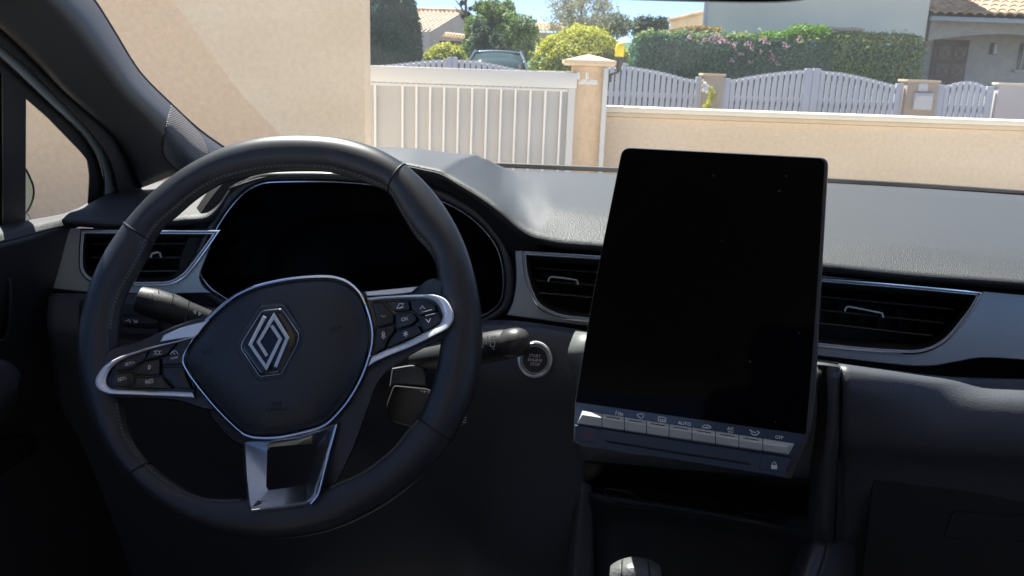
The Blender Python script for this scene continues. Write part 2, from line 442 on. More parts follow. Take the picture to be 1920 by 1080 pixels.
# windscreen
bm = bmesh.new()
g = []
for i in range(9):
    s = -.60+1.4*i/8; cvx = .05*(1-((s-.1)/.7)**2)
    g.append([bm.verts.new(CF(s if j == 0 else s*1.0+(s-.1)*.06*(1-j/4), 1.66+cvx-(.90)*j/4, -.195+.49*j/4+.02*math.sin(math.pi*j/4))) for j in range(5)])
for a, b in zip(g, g[1:]):
    for j in range(4): bm.faces.new((a[j], a[j+1], b[j+1], b[j]))
wso = obj('windscreen', bm, WS, cabin, label='clear windscreen with faint reflections of the dashboard')
bm = bmesh.new()
tube(bm, [PD(900, 308, 1.73), PD(1150, 318, 1.73), PD(1400, 328, 1.73), PD(1560, 339, 1.73), PD(1750, 350, 1.73), PD(1920, 362, 1.73), PD(2150, 380, 1.73)], .0052, 8)
obj('windscreen_seal', bm, M['rubber'], cabin)

# rear-view mirror: only its lower edge dips into the picture
mp = dash_plane(1300, 0, .62, -6)
mir = thing('rear_view_mirror', 'black rear view mirror whose lower edge hangs at the top of the windscreen', 'mirror', CF(.13, .62, .12))
mo = [(1010, -28), (1050, -14), (1120, -3), (1200, 1), (1300, 4), (1400, 6), (1470, 5), (1515, -1), (1540, -14), (1545, -60), (1535, -120), (1500, -140), (1300, -150), (1080, -145), (1020, -110)]
solid('mirror_housing', smooth(mo, 4), mp, [(14, -.035), (2, -.02), (0, 0), (3, .004)], M['gloss'], mir)
solid('mirror_glass', inset(smooth(mo, 4), 9), mp, [(0, .003), (0, .006)], M['chrome'], mir)
bm = bmesh.new(); tube(bm, [mp.on(1290, -60, -.03), mp.on(1290, -90, -.09), mp.on(1290, -170, -.13)], .012, 10); obj('mirror_stalk', bm, M['dark'], mir)

# ================================================================== DASHBOARD
dash = thing('dashboard', 'grained dark dashboard running under the windscreen with grey fascia', 'dashboard', CF(.1, 1.0, -.6))
cols = [  # back (px,py,d), mid or None, front
 ((150, 398, 1.0), None, (116, 414, .965)), ((168, 384, 1.04), None, (160, 417, .97)), ((195, 369, 1.10), None, (205, 420, .975)),
 ((232, 352, 1.2), None, (260, 419, .98)), ((305, 341, 1.28), None, (320, 416, .985)), ((345, 334, 1.32), None, (352, 413, .985)),
 ((385, 315, 1.36), None, (388, 409, .99)), ((420, 298, 1.38), None, (412, 388, 1.0)), ((450, 288, 1.39), None, (440, 350, 1.01)),
 ((500, 282, 1.40), None, (500, 330, 1.015)), ((600, 277, 1.40), None, (600, 322, 1.02)), ((704, 277, 1.40), None, (704, 316, 1.02)),
 ((778, 280, 1.40), None, (759, 311, 1.02)), ((843, 288, 1.42), None, (798, 318, 1.015)),
 ((884, 291, 1.448), None, (819, 322.5, 1.011)), ((893, 292, 1.45), None, (826, 325, 1.01)), ((900, 295.5, 1.46), None, (836, 331, 1.008)), ((915, 301, 1.52), None, (862, 346, 1.0)), ((930, 309, 1.6), None, (900, 369, .99)),
 ((946, 316, 1.66), None, (933, 393, .98)), ((963, 320, 1.69), (966, 355, 1.27), (960, 417, .975)), ((990, 321, 1.69), (996, 375, 1.16), (987, 437, .97)),
 ((1020, 322, 1.69), (1030, 388, 1.07), (1010, 448, .968)), ((1060, 323, 1.69), (1072, 397, 1.05), (1050, 457, .966)), ((1130, 326, 1.70), (1135, 404, 1.045), (1123, 463, .965)),
 ((1330, 334, 1.70), (1335, 424, 1.04), (1330, 482, .96)), ((1540, 344, 1.70), (1545, 446, 1.03), (1544, 501, .955)), ((1700, 353, 1.70), (1702, 462, 1.02), (1707, 518, .95)),
 ((1920, 368, 1.70), (1920, 486, 1.01), (1920, 533, .94)), ((2200, 390, 1.70), (2200, 514, 1.0), (2200, 560, .93))]
rb, rm, rf, ru, rv, rw = [], [], [], [], [], []
for b, m_, f in cols:
    B, Fr = PD(*b), PD(*f); rb.append(B); rm.append(PD(*m_) if m_ else B.lerp(Fr, .55) + UP*.004); rf.append(Fr)
    ru.append(Fr - UP*.006 + FW*.004); rv.append(Fr - UP*.012 + FW*.055); rw.append(Fr - UP*.07 + FW*.11)
loft('top_pad', [rb, rm, rf], M['pad'], dash, 5, 6, thick=.003)
loft('pad_underside', [rf, ru, rv, rw], M['darker'], dash, 5, 2, thick=.002)

fp = dash_plane(1000, 600, .975, 8)                   # fascia plane
def Z(s, ox, oy):                                     # zoomed drawing coordinates -> photo pixels
    return lambda pts: [(ox+p[0]/s, oy+p[1]/s, *p[2:]) for p in pts]
# vents: openings
vl = smooth([(153, 432, 1), (409, 434, 1), (378, 478), (348, 515), (325, 530), (300, 534), (200, 533), (165, 524), (151, 505), (150, 470)], 5)
vc = smooth([(980, 472, 1), (1125, 481), (1290, 494, 1), (1290, 618, 1), (1105, 601), (1058, 596), (1030, 587), (1008, 572), (994, 547), (984, 512)], 5)
vr = smooth([(1400, 511, 1), (1542, 523), (1690, 535), (1840, 549, 1), (1824, 578), (1800, 610), (1778, 635), (1752, 652), (1722, 661), (1680, 661), (1600, 655), (1532, 648), (1400, 632, 1)], 5)
fl = smooth([(122, 428, 1), (400, 430, 1), (404, 440, 1), (388, 480), (374, 520), (384, 540), (398, 549, 1), (300, 551), (180, 549), (97, 541, 1), (98, 515), (105, 470)], 4)
fc = smooth([(966, 470, 1), (1125, 480), (1400, 503), (1840, 545), (2200, 578, 1), (2200, 695, 1), (1920, 675), (1840, 671), (1790, 679), (1750, 686), (1700, 686), (1532, 667), (1300, 640), (1105, 611), (1060, 606), (1010, 599), (950, 591, 1), (962, 565), (968, 525)], 4)
solid('fascia_panel', fl, fp, [(0, -.02), (0, -.003), (1.5, 0)], M['fascia'], dash, [vl])
solid('fascia_panel', fc, fp, [(0, -.02), (0, -.003), (1.5, 0)], M['fascia'], dash, [vc, vr])
def vent(hole, slats, tab, wch, innerw, lead=None):
    fr = band('air_vent', inset(hole, -.5), wch, fp, .006, M['chrome'], dash, base=-.001)
    band('trim_line', inset(hole, 4.2), 3.4, fp, .0045, M['trim'], fr, base=-.001)
    # tapered dark inner walls
    bm = bmesh.new(); n = len(hole); rr = []
    for ins, off in ((wch*.3, 0), (wch*.8, -.004), (innerw, -.028), (innerw, -.075)):
        rr.append([bm.verts.new(fp.on(p.x, p.y, off)) for p in inset(hole, ins)])
    for a, b in zip(rr, rr[1:]): bridge(bm, a, b)
    obj('vent_surround', bm, M['bezel'], fr)
    bm = bmesh.new(); fill(bm, [[bm.verts.new(fp.on(p.x, p.y, -.074)) for p in inset(hole, innerw*.8)]]); obj('vent_core', bm, M['darker'], fr)
    for (a, b) in slats:
        bm = bmesh.new(); q = []
        for (x, y) in (a, b):
            q.append([bm.verts.new(fp.on(x, y+dy, off)) for dy, off in ((-1.8, -.022), (1.2, -.021), (3.2, -.05), (-1.0, -.05))])
        bridge(bm, q[0], q[1]); bm.faces.new(q[0]); bm.faces.new(q[1]); obj('vent_slat', bm, M['bezel'], fr)
    for k in range(1, 10):                           # vertical guide blades deep inside
        a, b = slats[0]; x = a[0]+(b[0]-a[0])*k/10; y0 = slats[0][0][1]+(slats[0][1][1]-slats[0][0][1])*k/10-22; y1 = slats[-1][0][1]+(slats[-1][1][1]-slats[-1][0][1])*k/10+6
        bm = bmesh.new(); q = [bm.verts.new(fp.on(*p)) for p in ((x, y0, -.055), (x, y1, -.055), (x+3, y1, -.07), (x+3, y0, -.07))]; bm.faces.new(q); obj('vent_blade', bm, M['dark'], fr)
    (x0, y0), (x1, y1) = tab
    c = [(x0, y0+7), (x0+2, y0), (x0+8, y0-2), (x1-8, y1-2), (x1-2, y1), (x1, y1+8)]
    strip('vent_tab', c, fp, 4.5, .007, M['trim'], fr, base=-.020, n=4)
    return fr
v = vent(vl, [((170, 457), (392, 457)), ((168, 483), (372, 483)), ((168, 510), (345, 508))], ((283, 476), (302, 475)), 6, 15)
tag(v, 'driver side air vent behind the steering wheel rim')
v = vent(vc, [((1000, 502), (1260, 522)), ((1005, 526), (1260, 546)), ((1010, 549), (1260, 570))], ((1028, 521), (1084, 526)), 7, 17)
tag(v, 'centre air vent left of the touchscreen')
v = vent(vr, [((1430, 546), (1789, 580)), ((1430, 570), (1771, 606)), ((1430, 594), (1752, 630))], ((1584, 577), (1656, 588)), 7, 17)
tag(v, 'passenger side air vent right of the touchscreen')

# instrument cluster
ip = dash_plane(660, 460, 1.0, 12)
co = smooth([(445, 572), (398, 543), (379, 520), (376, 500), (384, 478), (408, 425), (438, 382), (464, 357), (492, 344), (530, 341), (620, 341), (700, 347), (770, 358), (835, 381), (872, 401), (906, 430), (931, 465), (942, 505), (943, 543), (936, 568), (916, 586), (880, 600), (780, 606), (600, 606), (500, 596)], 5)
cl = solid('instrument_cluster', co, ip, [(0, -.02), (2, -.009), (5, -.008)], M['cluster'], dash)
tag(cl, 'dark instrument cluster display behind the steering wheel')
band('chrome_surround', inset(co, 0), 5.5, ip, .005, M['chrome'], cl, base=0)
ou = [V2(p) for p in inset(co, -20)]
ringsolid('cluster_bezel', ou, inset(co, -3), ip, .010, M['bezel'], cl, base=-.004)
# dark brow between the hood lip and the bezel
bm = bmesh.new(); rr = []
for k, (ins, off) in enumerate(((-19, -.002), (-40, .0), (-52, -.03))): rr.append([bm.verts.new(ip.on(p.x, p.y, off-.006)) for p in inset(co, ins)])
for a, b in zip(rr, rr[1:]): bridge(bm, a, b)
obj('cluster_cowl', bm, M['darker'], cl)
bm = bmesh.new()
fr = [PD(430, 352, 1.005), PD(500, 331, 1.01), PD(600, 323, 1.015), PD(704, 317, 1.015), PD(759, 312, 1.015), PD(798, 319, 1.01), PD(826, 326, 1.005), PD(862, 347, .995), PD(900, 370, .985), PD(933, 394, .975), PD(960, 418, .97), PD(987, 438, .965), PD(1012, 449, .965)]
bk = [ip.on(*p, -.012) for p in ((425, 392), (490, 345), (600, 338), (704, 344), (765, 354), (820, 370), (850, 385), (885, 405), (915, 435), (940, 470), (958, 490), (975, 492), (1010, 482))]
loft('hood_underside', [fr, [a.lerp(b, .5)-UP*.002 for a, b in zip(fr, bk)], bk], M['darker'], cl, 4, 3, thick=.002)

# lower panels
def rows_px(rows): return [[PD(*p) for p in r] for r in rows]
loft('knee_panel', rows_px([
 [(95, 552, .975), (150, 553, .975), (300, 556, .98), (500, 600, .99), (700, 615, .99), (900, 604, .965), (945, 603, .955), (992, 607, .95), (1054, 616, .945), (1090, 622, .945)],
 [(92, 560, .95), (150, 562, .95), (300, 568, .955), (500, 615, .97), (700, 630, .97), (900, 616, .945), (945, 615, .935), (992, 619, .93), (1054, 628, .925), (1090, 634, .925)],
 [(90, 610, .935), (150, 612, .935), (300, 620, .94), (500, 660, .95), (700, 680, .95), (900, 690, .93), (945, 692, .92), (992, 695, .915), (1054, 700, .915), (1092, 704, .915)],
 [(96, 645, .95), (150, 655, .95), (300, 700, .95), (500, 780, .95), (700, 800, .95), (900, 800, .935), (945, 800, .93), (992, 800, .93), (1054, 800, .93), (1095, 800, .93)],
 [(110, 800, 1.08), (160, 820, 1.08), (300, 860, 1.08), (500, 900, 1.05), (700, 930, 1.02), (860, 980, .98), (900, 1010, .97), (970, 1050, .96), (1054, 1060, .96), (1100, 1060, .96)],
 [(110, 1150, 1.25), (160, 1150, 1.25), (300, 1150, 1.2), (500, 1150, 1.15), (700, 1150, 1.12), (860, 1150, 1.05), (920, 1150, 1.02), (970, 1150, 1.0), (1054, 1150, 1.0), (1110, 1150, 1.0)]]), M['lower'], dash, 4, 4)
gb = loft('glovebox_panel', rows_px([
 [(1570, 684, .935), (1650, 694, .932), (1760, 708, .93), (1840, 712, .928), (1920, 714, .925), (2200, 730, .92)],
 [(1574, 690, .878), (1650, 702, .878), (1760, 716, .892), (1840, 720, .905), (1920, 722, .905), (2200, 740, .90)],
 [(1580, 735, .866), (1650, 742, .868), (1760, 752, .88), (1840, 757, .878), (1920, 760, .875), (2200, 775, .87)],
 [(1576, 820, .875), (1650, 825, .873), (1760, 832, .87), (1840, 836, .868), (1920, 840, .865), (2200, 850, .86)],
 [(1572, 862, .90), (1650, 868, .898), (1760, 876, .895), (1840, 881, .893), (1920, 886, .89), (2200, 905, .885)],
 [(1570, 950, .925), (1650, 955, .92), (1760, 960, .92), (1840, 965, .918), (1920, 970, .915), (2200, 990, .91)],
 [(1560, 1160, .95), (1650, 1160, .95), (1760, 1160, .95), (1840, 1160, .95), (1920, 1160, .95), (2200, 1160, .95)]]), M['lower'], dash, 4, 4)
gp = dash_plane(1780, 960, .905, 0)
gd = solid('glovebox_door', rpoly([(1638, 893), (1930, 910), (2150, 926), (2150, 1120), (1610, 1120)], 6), gp, [(0, -.02), (0, -.003), (1.5, 0)], M['dark'], dash)
band('door_handle', rpoly([(1788, 960), (1960, 972), (1960, 1022), (1772, 1008)], 8), 2.5, gp, .002, M['bezel'], gd, base=.0002)

# start button
sp = dash_plane(1003, 674, .905, 14)
def diskpx(cx, cy, r, k=1.06, n=40): return arcp(cx, cy, r, r*k, 0, 360-360/n, n-1)
sb = solid('start_button', diskpx(1003, 674, 33), sp, [(0, -.012), (0, .001), (1.5, .003), (5, .0035), (8, .001)], M['trim'], dash)
tag(sb, 'round engine start button in a silver ring')
bm = bmesh.new()
for k in range(72):
    a = 2*math.pi*k/72; u = Vector((math.cos(a), math.sin(a)*1.06)); c0 = Vector((1003, 674))
    tube(bm, [sp.on(*(c0+u*25), .0020), sp.on(*(c0+u*29.5), .0042)], .00035, 5)
obj('knurled_ring', bm, M['chrome'], sb)
solid('button_cap', diskpx(1003, 674, 23.5), sp, [(0, 0), (0, .003), (1.5, .004), (4, .0036)], M['button'], sb)
for s_, yy in (('START', 667), ('ENGINE', 675), ('STOP', 683)): text('button_lettering', s_, 1003, yy, 5.6, -5, sp, .0044, M['print'], sb, .95, 3)

# ================================================================== CENTRE STACK + CONSOLE
stack = thing('centre_console', 'dark centre console with open tray beneath the touchscreen', 'console', CF(.13, .9, -.9))
def solid3(name, px, d0, d1, m, parent, r=0, tilt=0):
    p = dash_plane(px[0][0], px[0][1], d0, tilt)
    return solid(name, rpoly(px, r), p, [(0, -(d1-d0)), (0, -.003), (1.5, 0)], m, parent)
loft('stack_cover', rows_px([[(1082, 622, .93), (1300, 648, .93), (1572, 682, .93)], [(1075, 630, .905), (1300, 655, .905), (1573, 688, .905)],
 [(1064, 664, .89), (1300, 690, .89), (1574, 720, .885)], [(1082, 735, .90), (1300, 760, .89), (1573, 800, .875)], [(1086, 860, .92), (1300, 880, .92), (1567, 900, .885)]]), M['stackp'], stack, 6, 4)
loft('side_column', rows_px([[(1533, 684, .88), (1552, 686, .862), (1571, 688, .868), (1575, 690, .90)], [(1535, 780, .875), (1552, 782, .855), (1567, 784, .862), (1573, 786, .90)],
 [(1520, 900, .875), (1540, 900, .86), (1560, 900, .87), (1566, 900, .90)], [(1515, 1000, .87), (1535, 1000, .86), (1553, 1000, .87), (1560, 1000, .90)], [(1505, 1150, .87), (1525, 1150, .86), (1545, 1150, .87), (1552, 1150, .90)]]), M['bezel'], stack, 4, 4)
loft('tray_back', rows_px([[(1092, 850, .97), (1300, 870, .97), (1520, 905, .97)], [(1100, 905, 1.0), (1300, 930, 1.0), (1515, 965, 1.0)], [(1110, 940, .98), (1300, 960, .98), (1515, 1000, .98)]]), M['darker'], stack, 4, 3)
tp = dash_plane(1300, 940, .93, 0)
strip('tray_lip', Z(2.842, 1060, 700)([(215, 612), (335, 632), (410, 672), (640, 715), (900, 765), (960, 745), (1125, 770)]), tp, 2.2, .003, M['bezel'], stack)
strip('tray_lip', Z(2.842, 1060, 700)([(205, 620), (255, 688), (500, 728), (800, 775), (1080, 828)]), tp, 2.2, .003, M['bezel'], stack)
loft('tray_floor', rows_px([[(1105, 925, .93), (1300, 955, .93), (1520, 995, .93)], [(1115, 980, .945), (1300, 1000, .945), (1520, 1040, .93)], [(1120, 1180, .92), (1300, 1190, .92), (1520, 1200, .92)]]), M['dark'], stack, 4, 3)
loft('console_side', rows_px([[(1088, 900, .95), (1093, 903, .94), (1108, 910, .945)], [(1072, 1000, .94), (1084, 1004, .93), (1112, 1010, .94)], [(1060, 1120, .92), (1076, 1120, .91), (1112, 1130, .92)]]), M['lower'], stack, 4, 4)
loft('console_bolster', rows_px([[(1507, 1018, .84), (1528, 1014, .82), (1549, 1019, .82)], [(1490, 1060, .81), (1515, 1056, .79), (1535, 1066, .79)], [(1468, 1120, .78), (1490, 1120, .76), (1512, 1128, .76)]]), M['bezel'], stack, 5, 4)
loft('console_bolster', rows_px([[(1550, 1018, .822), (1580, 1015, .84), (1600, 1030, .86)], [(1537, 1066, .79), (1575, 1060, .81), (1600, 1070, .84)], [(1514, 1128, .76), (1560, 1120, .78), (1590, 1130, .80)]]), M['dark'], stack, 5, 4)

# gear selector
gs = thing('gear_selector', 'short rounded gear selector knob rising from the console, lit on top', 'gear lever', CF(.04, .72, -.60))
gm = mat('pale grained knob plastic', (.13, .135, .14), .42, bump=('grain', 380, .5, .001))
def knob(px0, px1, name, m, xs):
    rows = []
    for (y, d, cr_, sg_) in ((1046, .765, .84, 15), (1047, .745, .90, 14), (1050, .725, .96, 13), (1070, .708, 1.0, 8), (1130, .70, 1.04, 4)):
        rows.append([PD(1191+x*cr_+(y-1049)*.02, y+sg_*(abs(x)/47)**2.6, d+.012*(x/47)**2) for x in xs])
    return loft(name, rows, m, gs, 4, 4, thick=.002)
knob(0, 0, 'knob_top', gm, [-24, -12, 0, 12, 24]); knob(0, 0, 'knob_side', gm, [-47, -42, -34, -26.5]); knob(0, 0, 'knob_side', gm, [26.5, 34, 42, 47])
bm = bmesh.new(); tube(bm, [PD(1190, 1080, .73), PD(1190, 1200, .74)], .02, 12); obj('lever', bm, M['darker'], gs)

# ================================================================== TOUCHSCREEN
tsn = -FW*math.cos(R(17)) + UP*math.sin(R(17))
tsn = Matrix.Rotation(R(0), 3, 'Z') @ tsn
tpn = Plane(PD(1300, 785, .72), tsn)
ts = thing('touchscreen', 'large portrait black touchscreen standing in front of the dashboard', 'touchscreen', CF(.1, .74, -.33))
sh = [(1167, 276), (1554, 296), (1541, 520), (1528, 760), (1519, 818), (1484, 899), (1092, 836), (1075, 828), (1078, 755), (1118, 520)]
shr = rpoly(sh, [17, 17, 60, 60, 2, 3, 8, 3, 2, 60])
housing = solid('screen_housing', shr, tpn, [(16, -.030), (3, -.022), (0, -.012), (0, -.004), (1.2, -.002)], M['bezel'], ts)
solid('screen_mount', rpoly([(1190, 420), (1500, 440), (1490, 850), (1120, 800)], 20), tpn, [(0, -.17), (0, -.022), (10, -.02)], M['darker'], ts)
gl = rpoly([(1167, 277), (1547, 297), (1534, 520), (1521, 700), (1511, 814), (1079, 753), (1118, 520)], [16, 14, 80, 80, 2, 2, 80])
disp = solid('display_glass', gl, tpn, [(0, -.006), (0, -.0008), (.9, 0)], M['screen'], ts)
kp = Plane(tpn.p, tsn)
cp = solid('climate_panel', [Vector(p) for p in ((1079, 754), (1511, 815), (1487, 858), (1077, 797))], tpn, [(0, -.006), (.3, .0006)], mat('deep blue black gloss panel', (.05, .075, .11), .12), ts)  # panel base colour holds the blue of window reflections
z2 = Z(2.842, 1060, 700)
# nine silver keys
top0, top1 = (1091.5, 769.5), (1490, 828); bot0, bot1 = (1080, 791), (1483, 850)
xb = [0, 195, 315, 433, 553, 675, 800, 925, 1052, 1215]
def ky(x, which):      # px y of key row edges at px x
    a, b = ((1091, 769.5), (1493, 832)) if which == 0 else ((1091, 777.5), (1493, 841)) if which == 1 else ((1080, 793), (1487, 853))
    return a[1]+(b[1]-a[1])*(x-a[0])/(b[0]-a[0])
for k in range(9):
    xl = 1060+xb[k]/2.842 if k else 1081; xr = 1060+xb[k+1]/2.842 if k < 8 else 1486
    xl += .7; xr -= .7; bm = bmesh.new()
    tl = xl+(10 if k == 0 else 0); trr = xr-(0 if k < 8 else -5); br = xr - (0 if k < 8 else 7)
    xr1 = xr if k < 8 else xr-12
    A = [(tl, ky(tl, 0), 0), (trr, ky(trr, 0), 0)]; B = [(tl, ky(tl, 0)+1, .006), (trr-(3 if k == 8 else 0), ky(trr, 0)+1, .006)]
    Cc = [(tl, ky(tl, 1), .0105), (xr1, ky(xr1, 1), .0105)]; D = [(xl, ky(xl, 2), .0075), (br, ky(br, 2), .0075)]; E_ = [(xl, ky(xl, 2)+2, 0), (br, ky(br, 2)+2, 0)]
    g = [[bm.verts.new(tpn.on(*q)) for q in r_] for r_ in (A, B, Cc, D, E_)]
    for a, b in zip(g, g[1:]): bm.faces.new((a[0], a[1], b[1], b[0]))
    bm.faces.new([r_[0] for r_ in g]); bm.faces.new([r_[1] for r_ in g])
    bmesh.ops.bevel(bm, geom=[e for e in bm.edges], offset=.0004, segments=1, affect='EDGES')
    obj('climate_key', bm, M['key'], ts, 20)
    if 0 < k < 8:                                    # dark indicator slot
        xa, xc = xl+8, xr-8
        bm = bmesh.new(); strokes(bm, [[(xa, ky(xa, 0)+4.6), (xc, ky(xc, 0)+4.6)]], 1.6, tpn, .0092); obj('indicator_slot', bm, M['darker'], ts)
for s_, x, y, h in (('AUTO', 1283.5, 794, 6.2), ('A/C', 1370, 804, 5.6), ('MAX', 1370, 810, 3.2), ('OFF', 1461, 820, 6.2)): text('printed_symbol', s_, x, y, h, -8, tpn, .0012, M['print'], ts, 1.0, 6, .01)
ic = [([[(1154, 778), (1156, 770)], arcp(1161, 775.5, 2.5, 2.5), arcp(1166, 777, 2, 2)], 1.0),
      ([arcp(1201, 779, 6.5, 3, 10, 170), [(1194.5, 778.5), (1200, 784), (1203, 784.5), (1207.5, 780)], [(1197, 786), (1199, 788)], [(1202, 787), (1204, 789)]], 1.0),
      ([rpoly([(1234.5, 781), (1248.5, 783), (1248.5, 791.5), (1234.5, 789.5)], 2)+[Vector((1234.5, 783))], [(1238, 785), (1239, 789)], [(1241.5, 785.5), (1242.5, 789.5)], [(1245, 786), (1246, 790)]], 1.1),
      ([[(1317, 800), (1320, 797), (1328, 797), (1333, 800), (1332, 803), (1317, 802)], [(1320, 802), (1330, 800)]], 1.1),
      ([[(1406, 806), (1411, 810)], [(1408, 812), (1412, 815), (1418, 816), (1423, 812)], [(1413, 810), (1417, 811)], [(1420, 808), (1424, 811)]], 1.6)]
for paths, wd in ic: icon('printed_symbol', paths, wd, tpn, .0012, M['print'], ts)
# lower bar
lb = solid('switch_bar', rpoly(z2([(48, 272), (1212, 452), (1168, 556), (90, 384), (48, 362)]), [2, 2, 3, 4, 3]), tpn, [(0, -.006), (0, .0045), (1.5, .006)], M['keybar'], ts)
solid('hazard_button', rpoly(z2([(51, 276), (187, 297), (165, 372), (50, 352)]), 1), tpn, [(0, .0055), (0, .0064), (.8, .0068)], M['keybar'], lb)
solid('lock_button', rpoly(z2([(1048, 430), (1208, 454), (1168, 530), (1030, 512)]), 1), tpn, [(0, .0055), (0, .0064), (.8, .0068)], M['keybar'], lb)
strip('groove', z2([(215, 361), (600, 424), (985, 483)]), tpn, 4, .0009, M['darker'], lb, base=.0061, sm=False)
icon('hazard_symbol', [z2([(100, 335), (116, 308), (135, 345), (100, 335)])], .9, tpn, .0071, M['red'], lb)
bm = bmesh.new(); px = rpoly(z2([(1097, 488), (1129, 490), (1129, 511), (1097, 509)]), .8)
fill(bm, [[bm.verts.new(tpn.on(p.x, p.y, .0071)) for p in px]]); strokes(bm, [[(1060+1102/2.842, 700+489/2.842)]+[(p[0], p[1]) for p in arcp(1060+1113/2.842, 700+486/2.842, 3.7, 4.6, 175, 5, 8)]+[(1060+1124/2.842, 700+490/2.842)]], 1.3, tpn, .0071)
obj('lock_symbol', bm, M['white'], lb)

# ================================================================== A-PILLAR AND DOOR
sn = RT*math.cos(R(12)) - UP*math.sin(R(12))
SP = Plane(CF(-.665, .9, -.2), sn)
pil = thing('windscreen_pillar', 'sloping dark pillar trim between windscreen and side window with a small speaker', 'pillar', CF(-.66, 1.3, -.2))
lpx = [(-60, 0), (32, 80), (123, 173), (175, 218), (218, 258), (243, 300), (262, 352)]
rpx = [(120, -60), (175, 0), (210, 55), (260, 135), (320, 196), (375, 246), (430, 284)]
rowsP = []
for t, off in ((0, -.03), (.03, -.012), (.25, .004), (.45, .018), (.62, .030), (.78, .022), (.93, -.008), (1.0, -.04)):
    rowsP.append([SP.on(*(V2(a)*(1-t)+V2(b)*t), off) for a, b in zip(lpx, rpx)])
loft('pillar_trim', rowsP, M['pillar'], pil, 4, 3)
strip('windscreen_edge_seal', [(150, -30), (177, 0), (212, 55), (262, 135), (322, 196), (377, 246), (436, 287)], SP, 5, .006, M['rubber'], pil, base=-.035)
strip('pillar_seam', [(-60, -2), (32, 80), (123, 173), (218, 258)], SP, 4, .004, M['darker'], pil, base=-.02)
GPn = Plane(SP.p, (sn*.80 - FW*.60))
GP = Plane(SP.on(345, 250, .030), (sn*.86 - FW*.5))
from mathutils.bvhtree import BVHTree
ptm = [o for o in pil.children if o.name.startswith('pillar_trim')][0].data
BV = BVHTree.FromPolygons([v.co.copy() for v in ptm.vertices], [tuple(p.vertices) for p in ptm.polygons])
def drape(x, y, off):
    r = ray(x, y); h, n, _, _ = BV.ray_cast(EYE, r)
    if h is None: return SP.on(x, y, off)
    if n.dot(r) > 0: n = -n
    return h + n*off
GO = smooth([(318, 197, 1), (308, 235), (303, 275), (306, 290), (320, 307), (335, 318), (352, 314), (384, 298), (388, 285), (378, 258), (350, 228)], 5)
def drapering(poly, steps):
    c_ = Vector((340, 265)); bm = bmesh.new(); rr = [[bm.verts.new(drape(*(c_+(p-c_)*k), o)) for p in poly] for k, o in steps]
    for a, b in zip(rr, rr[1:]): bridge(bm, a, b)
    return bm, rr
bm, rr = drapering(GO, ((1.0, .0005), (.98, .0028), (.95, .0036), (.8, .0038), (.6, .0038), (.4, .0038), (.2, .0038))); bm.faces.new(rr[-1])
gr = obj('tweeter_grille', bm, M['grille'], pil)
bm, rr = drapering(GO, ((1.035, .0002), (1.03, .0022), (1.0, .0022), (.99, .0003))); obj('grille_rim', bm, M['darker'], gr)

door = thing('driver_door', 'dark driver door with quarter window beside the dashboard', 'car door', CF(-.70, .5, -.6))
solid('door_seal', smooth([(-120, -40, 1), (-20, 32), (34, 82), (125, 175), (177, 220), (220, 260), (246, 302), (270, 366, 1), (222, 372, 1), (206, 305), (181, 262), (146, 222), (96, 172), (41, 118), (-4, 82), (-120, -5, 1)], 3), SP, [(0, -.05), (0, -.026), (3, -.020)], M['rubber'], door)
stripe = smooth([(-80, 20, 1), (0, 82), (45, 118), (100, 172), (150, 222), (185, 262), (210, 305), (230, 362, 1), (192, 382, 1), (194, 335), (180, 290), (150, 247), (100, 202), (50, 155), (0, 108), (-80, 45, 1)], 4)
solid('body_flange', stripe, SP, [(0, -.05), (0, -.036), (3, -.030)], M['grey'], door)
qh = rpoly([(48, 184), (90, 221), (150, 283), (164, 300), (168, 330), (164, 386), (120, 410), (47, 432)], [2, 6, 8, 8, 10, 4, 2, 2])
mh = [Vector(p) for p in ((-500, 150), (-12, 142), (-4, 150), (-2, 440), (-500, 560))]
frm = solid('window_frame', smooth([(-560, -60, 1), (-80, 45), (0, 108), (50, 155), (100, 202), (150, 247), (180, 290), (194, 335), (196, 384, 1), (150, 425, 1), (-560, 660, 1)], 3), SP, [(0, -.06), (0, -.042), (2, -.038)], M['rubber'], door, [qh, mh])
bm = bmesh.new(); fill(bm, [[bm.verts.new(SP.on(p.x, p.y, -.052)) for p in inset(qh, -3)]]); obj('quarter_glass', bm, SG, door, label='small triangular quarter window pane')
strip('divider_bar', [(4, 138), (5, 300), (5, 440)], SP, 3, .006, M['bezel'], door, base=-.040, sm=False)
strip('frame_edge', [(165, 300), (169, 330), (166, 386)], SP, 6, .003, mat('sunlit edge tint', (.22, .21, .17), .6), door, base=-.052, n=4)  # pale colour stands for the light caught by the rubber edge
for s_ in (1,):
    bm = bmesh.new(); fill(bm, [[bm.verts.new(SP.on(p.x, p.y, -.052)) for p in inset(mh, -3)]]); obj('door_glass', bm, SG, door)
loft('door_top', [[SP.on(*p, -.040) for p in ((-80, 432), (0, 424), (50, 416), (120, 403), (152, 390), (170, 380))],
                  [SP.on(*p, -.036) for p in ((-80, 434), (0, 426), (50, 418), (120, 405), (152, 392), (170, 383))],
                  [SP.on(*p, -.006) for p in ((-80, 452), (0, 440), (54, 428), (120, 412), (152, 410), (175, 408))],
                  [SP.on(*p, .004) for p in ((-80, 475), (0, 456), (54, 442), (110, 428), (135, 424), (160, 422))]], M['pad'], door, 4, 4)
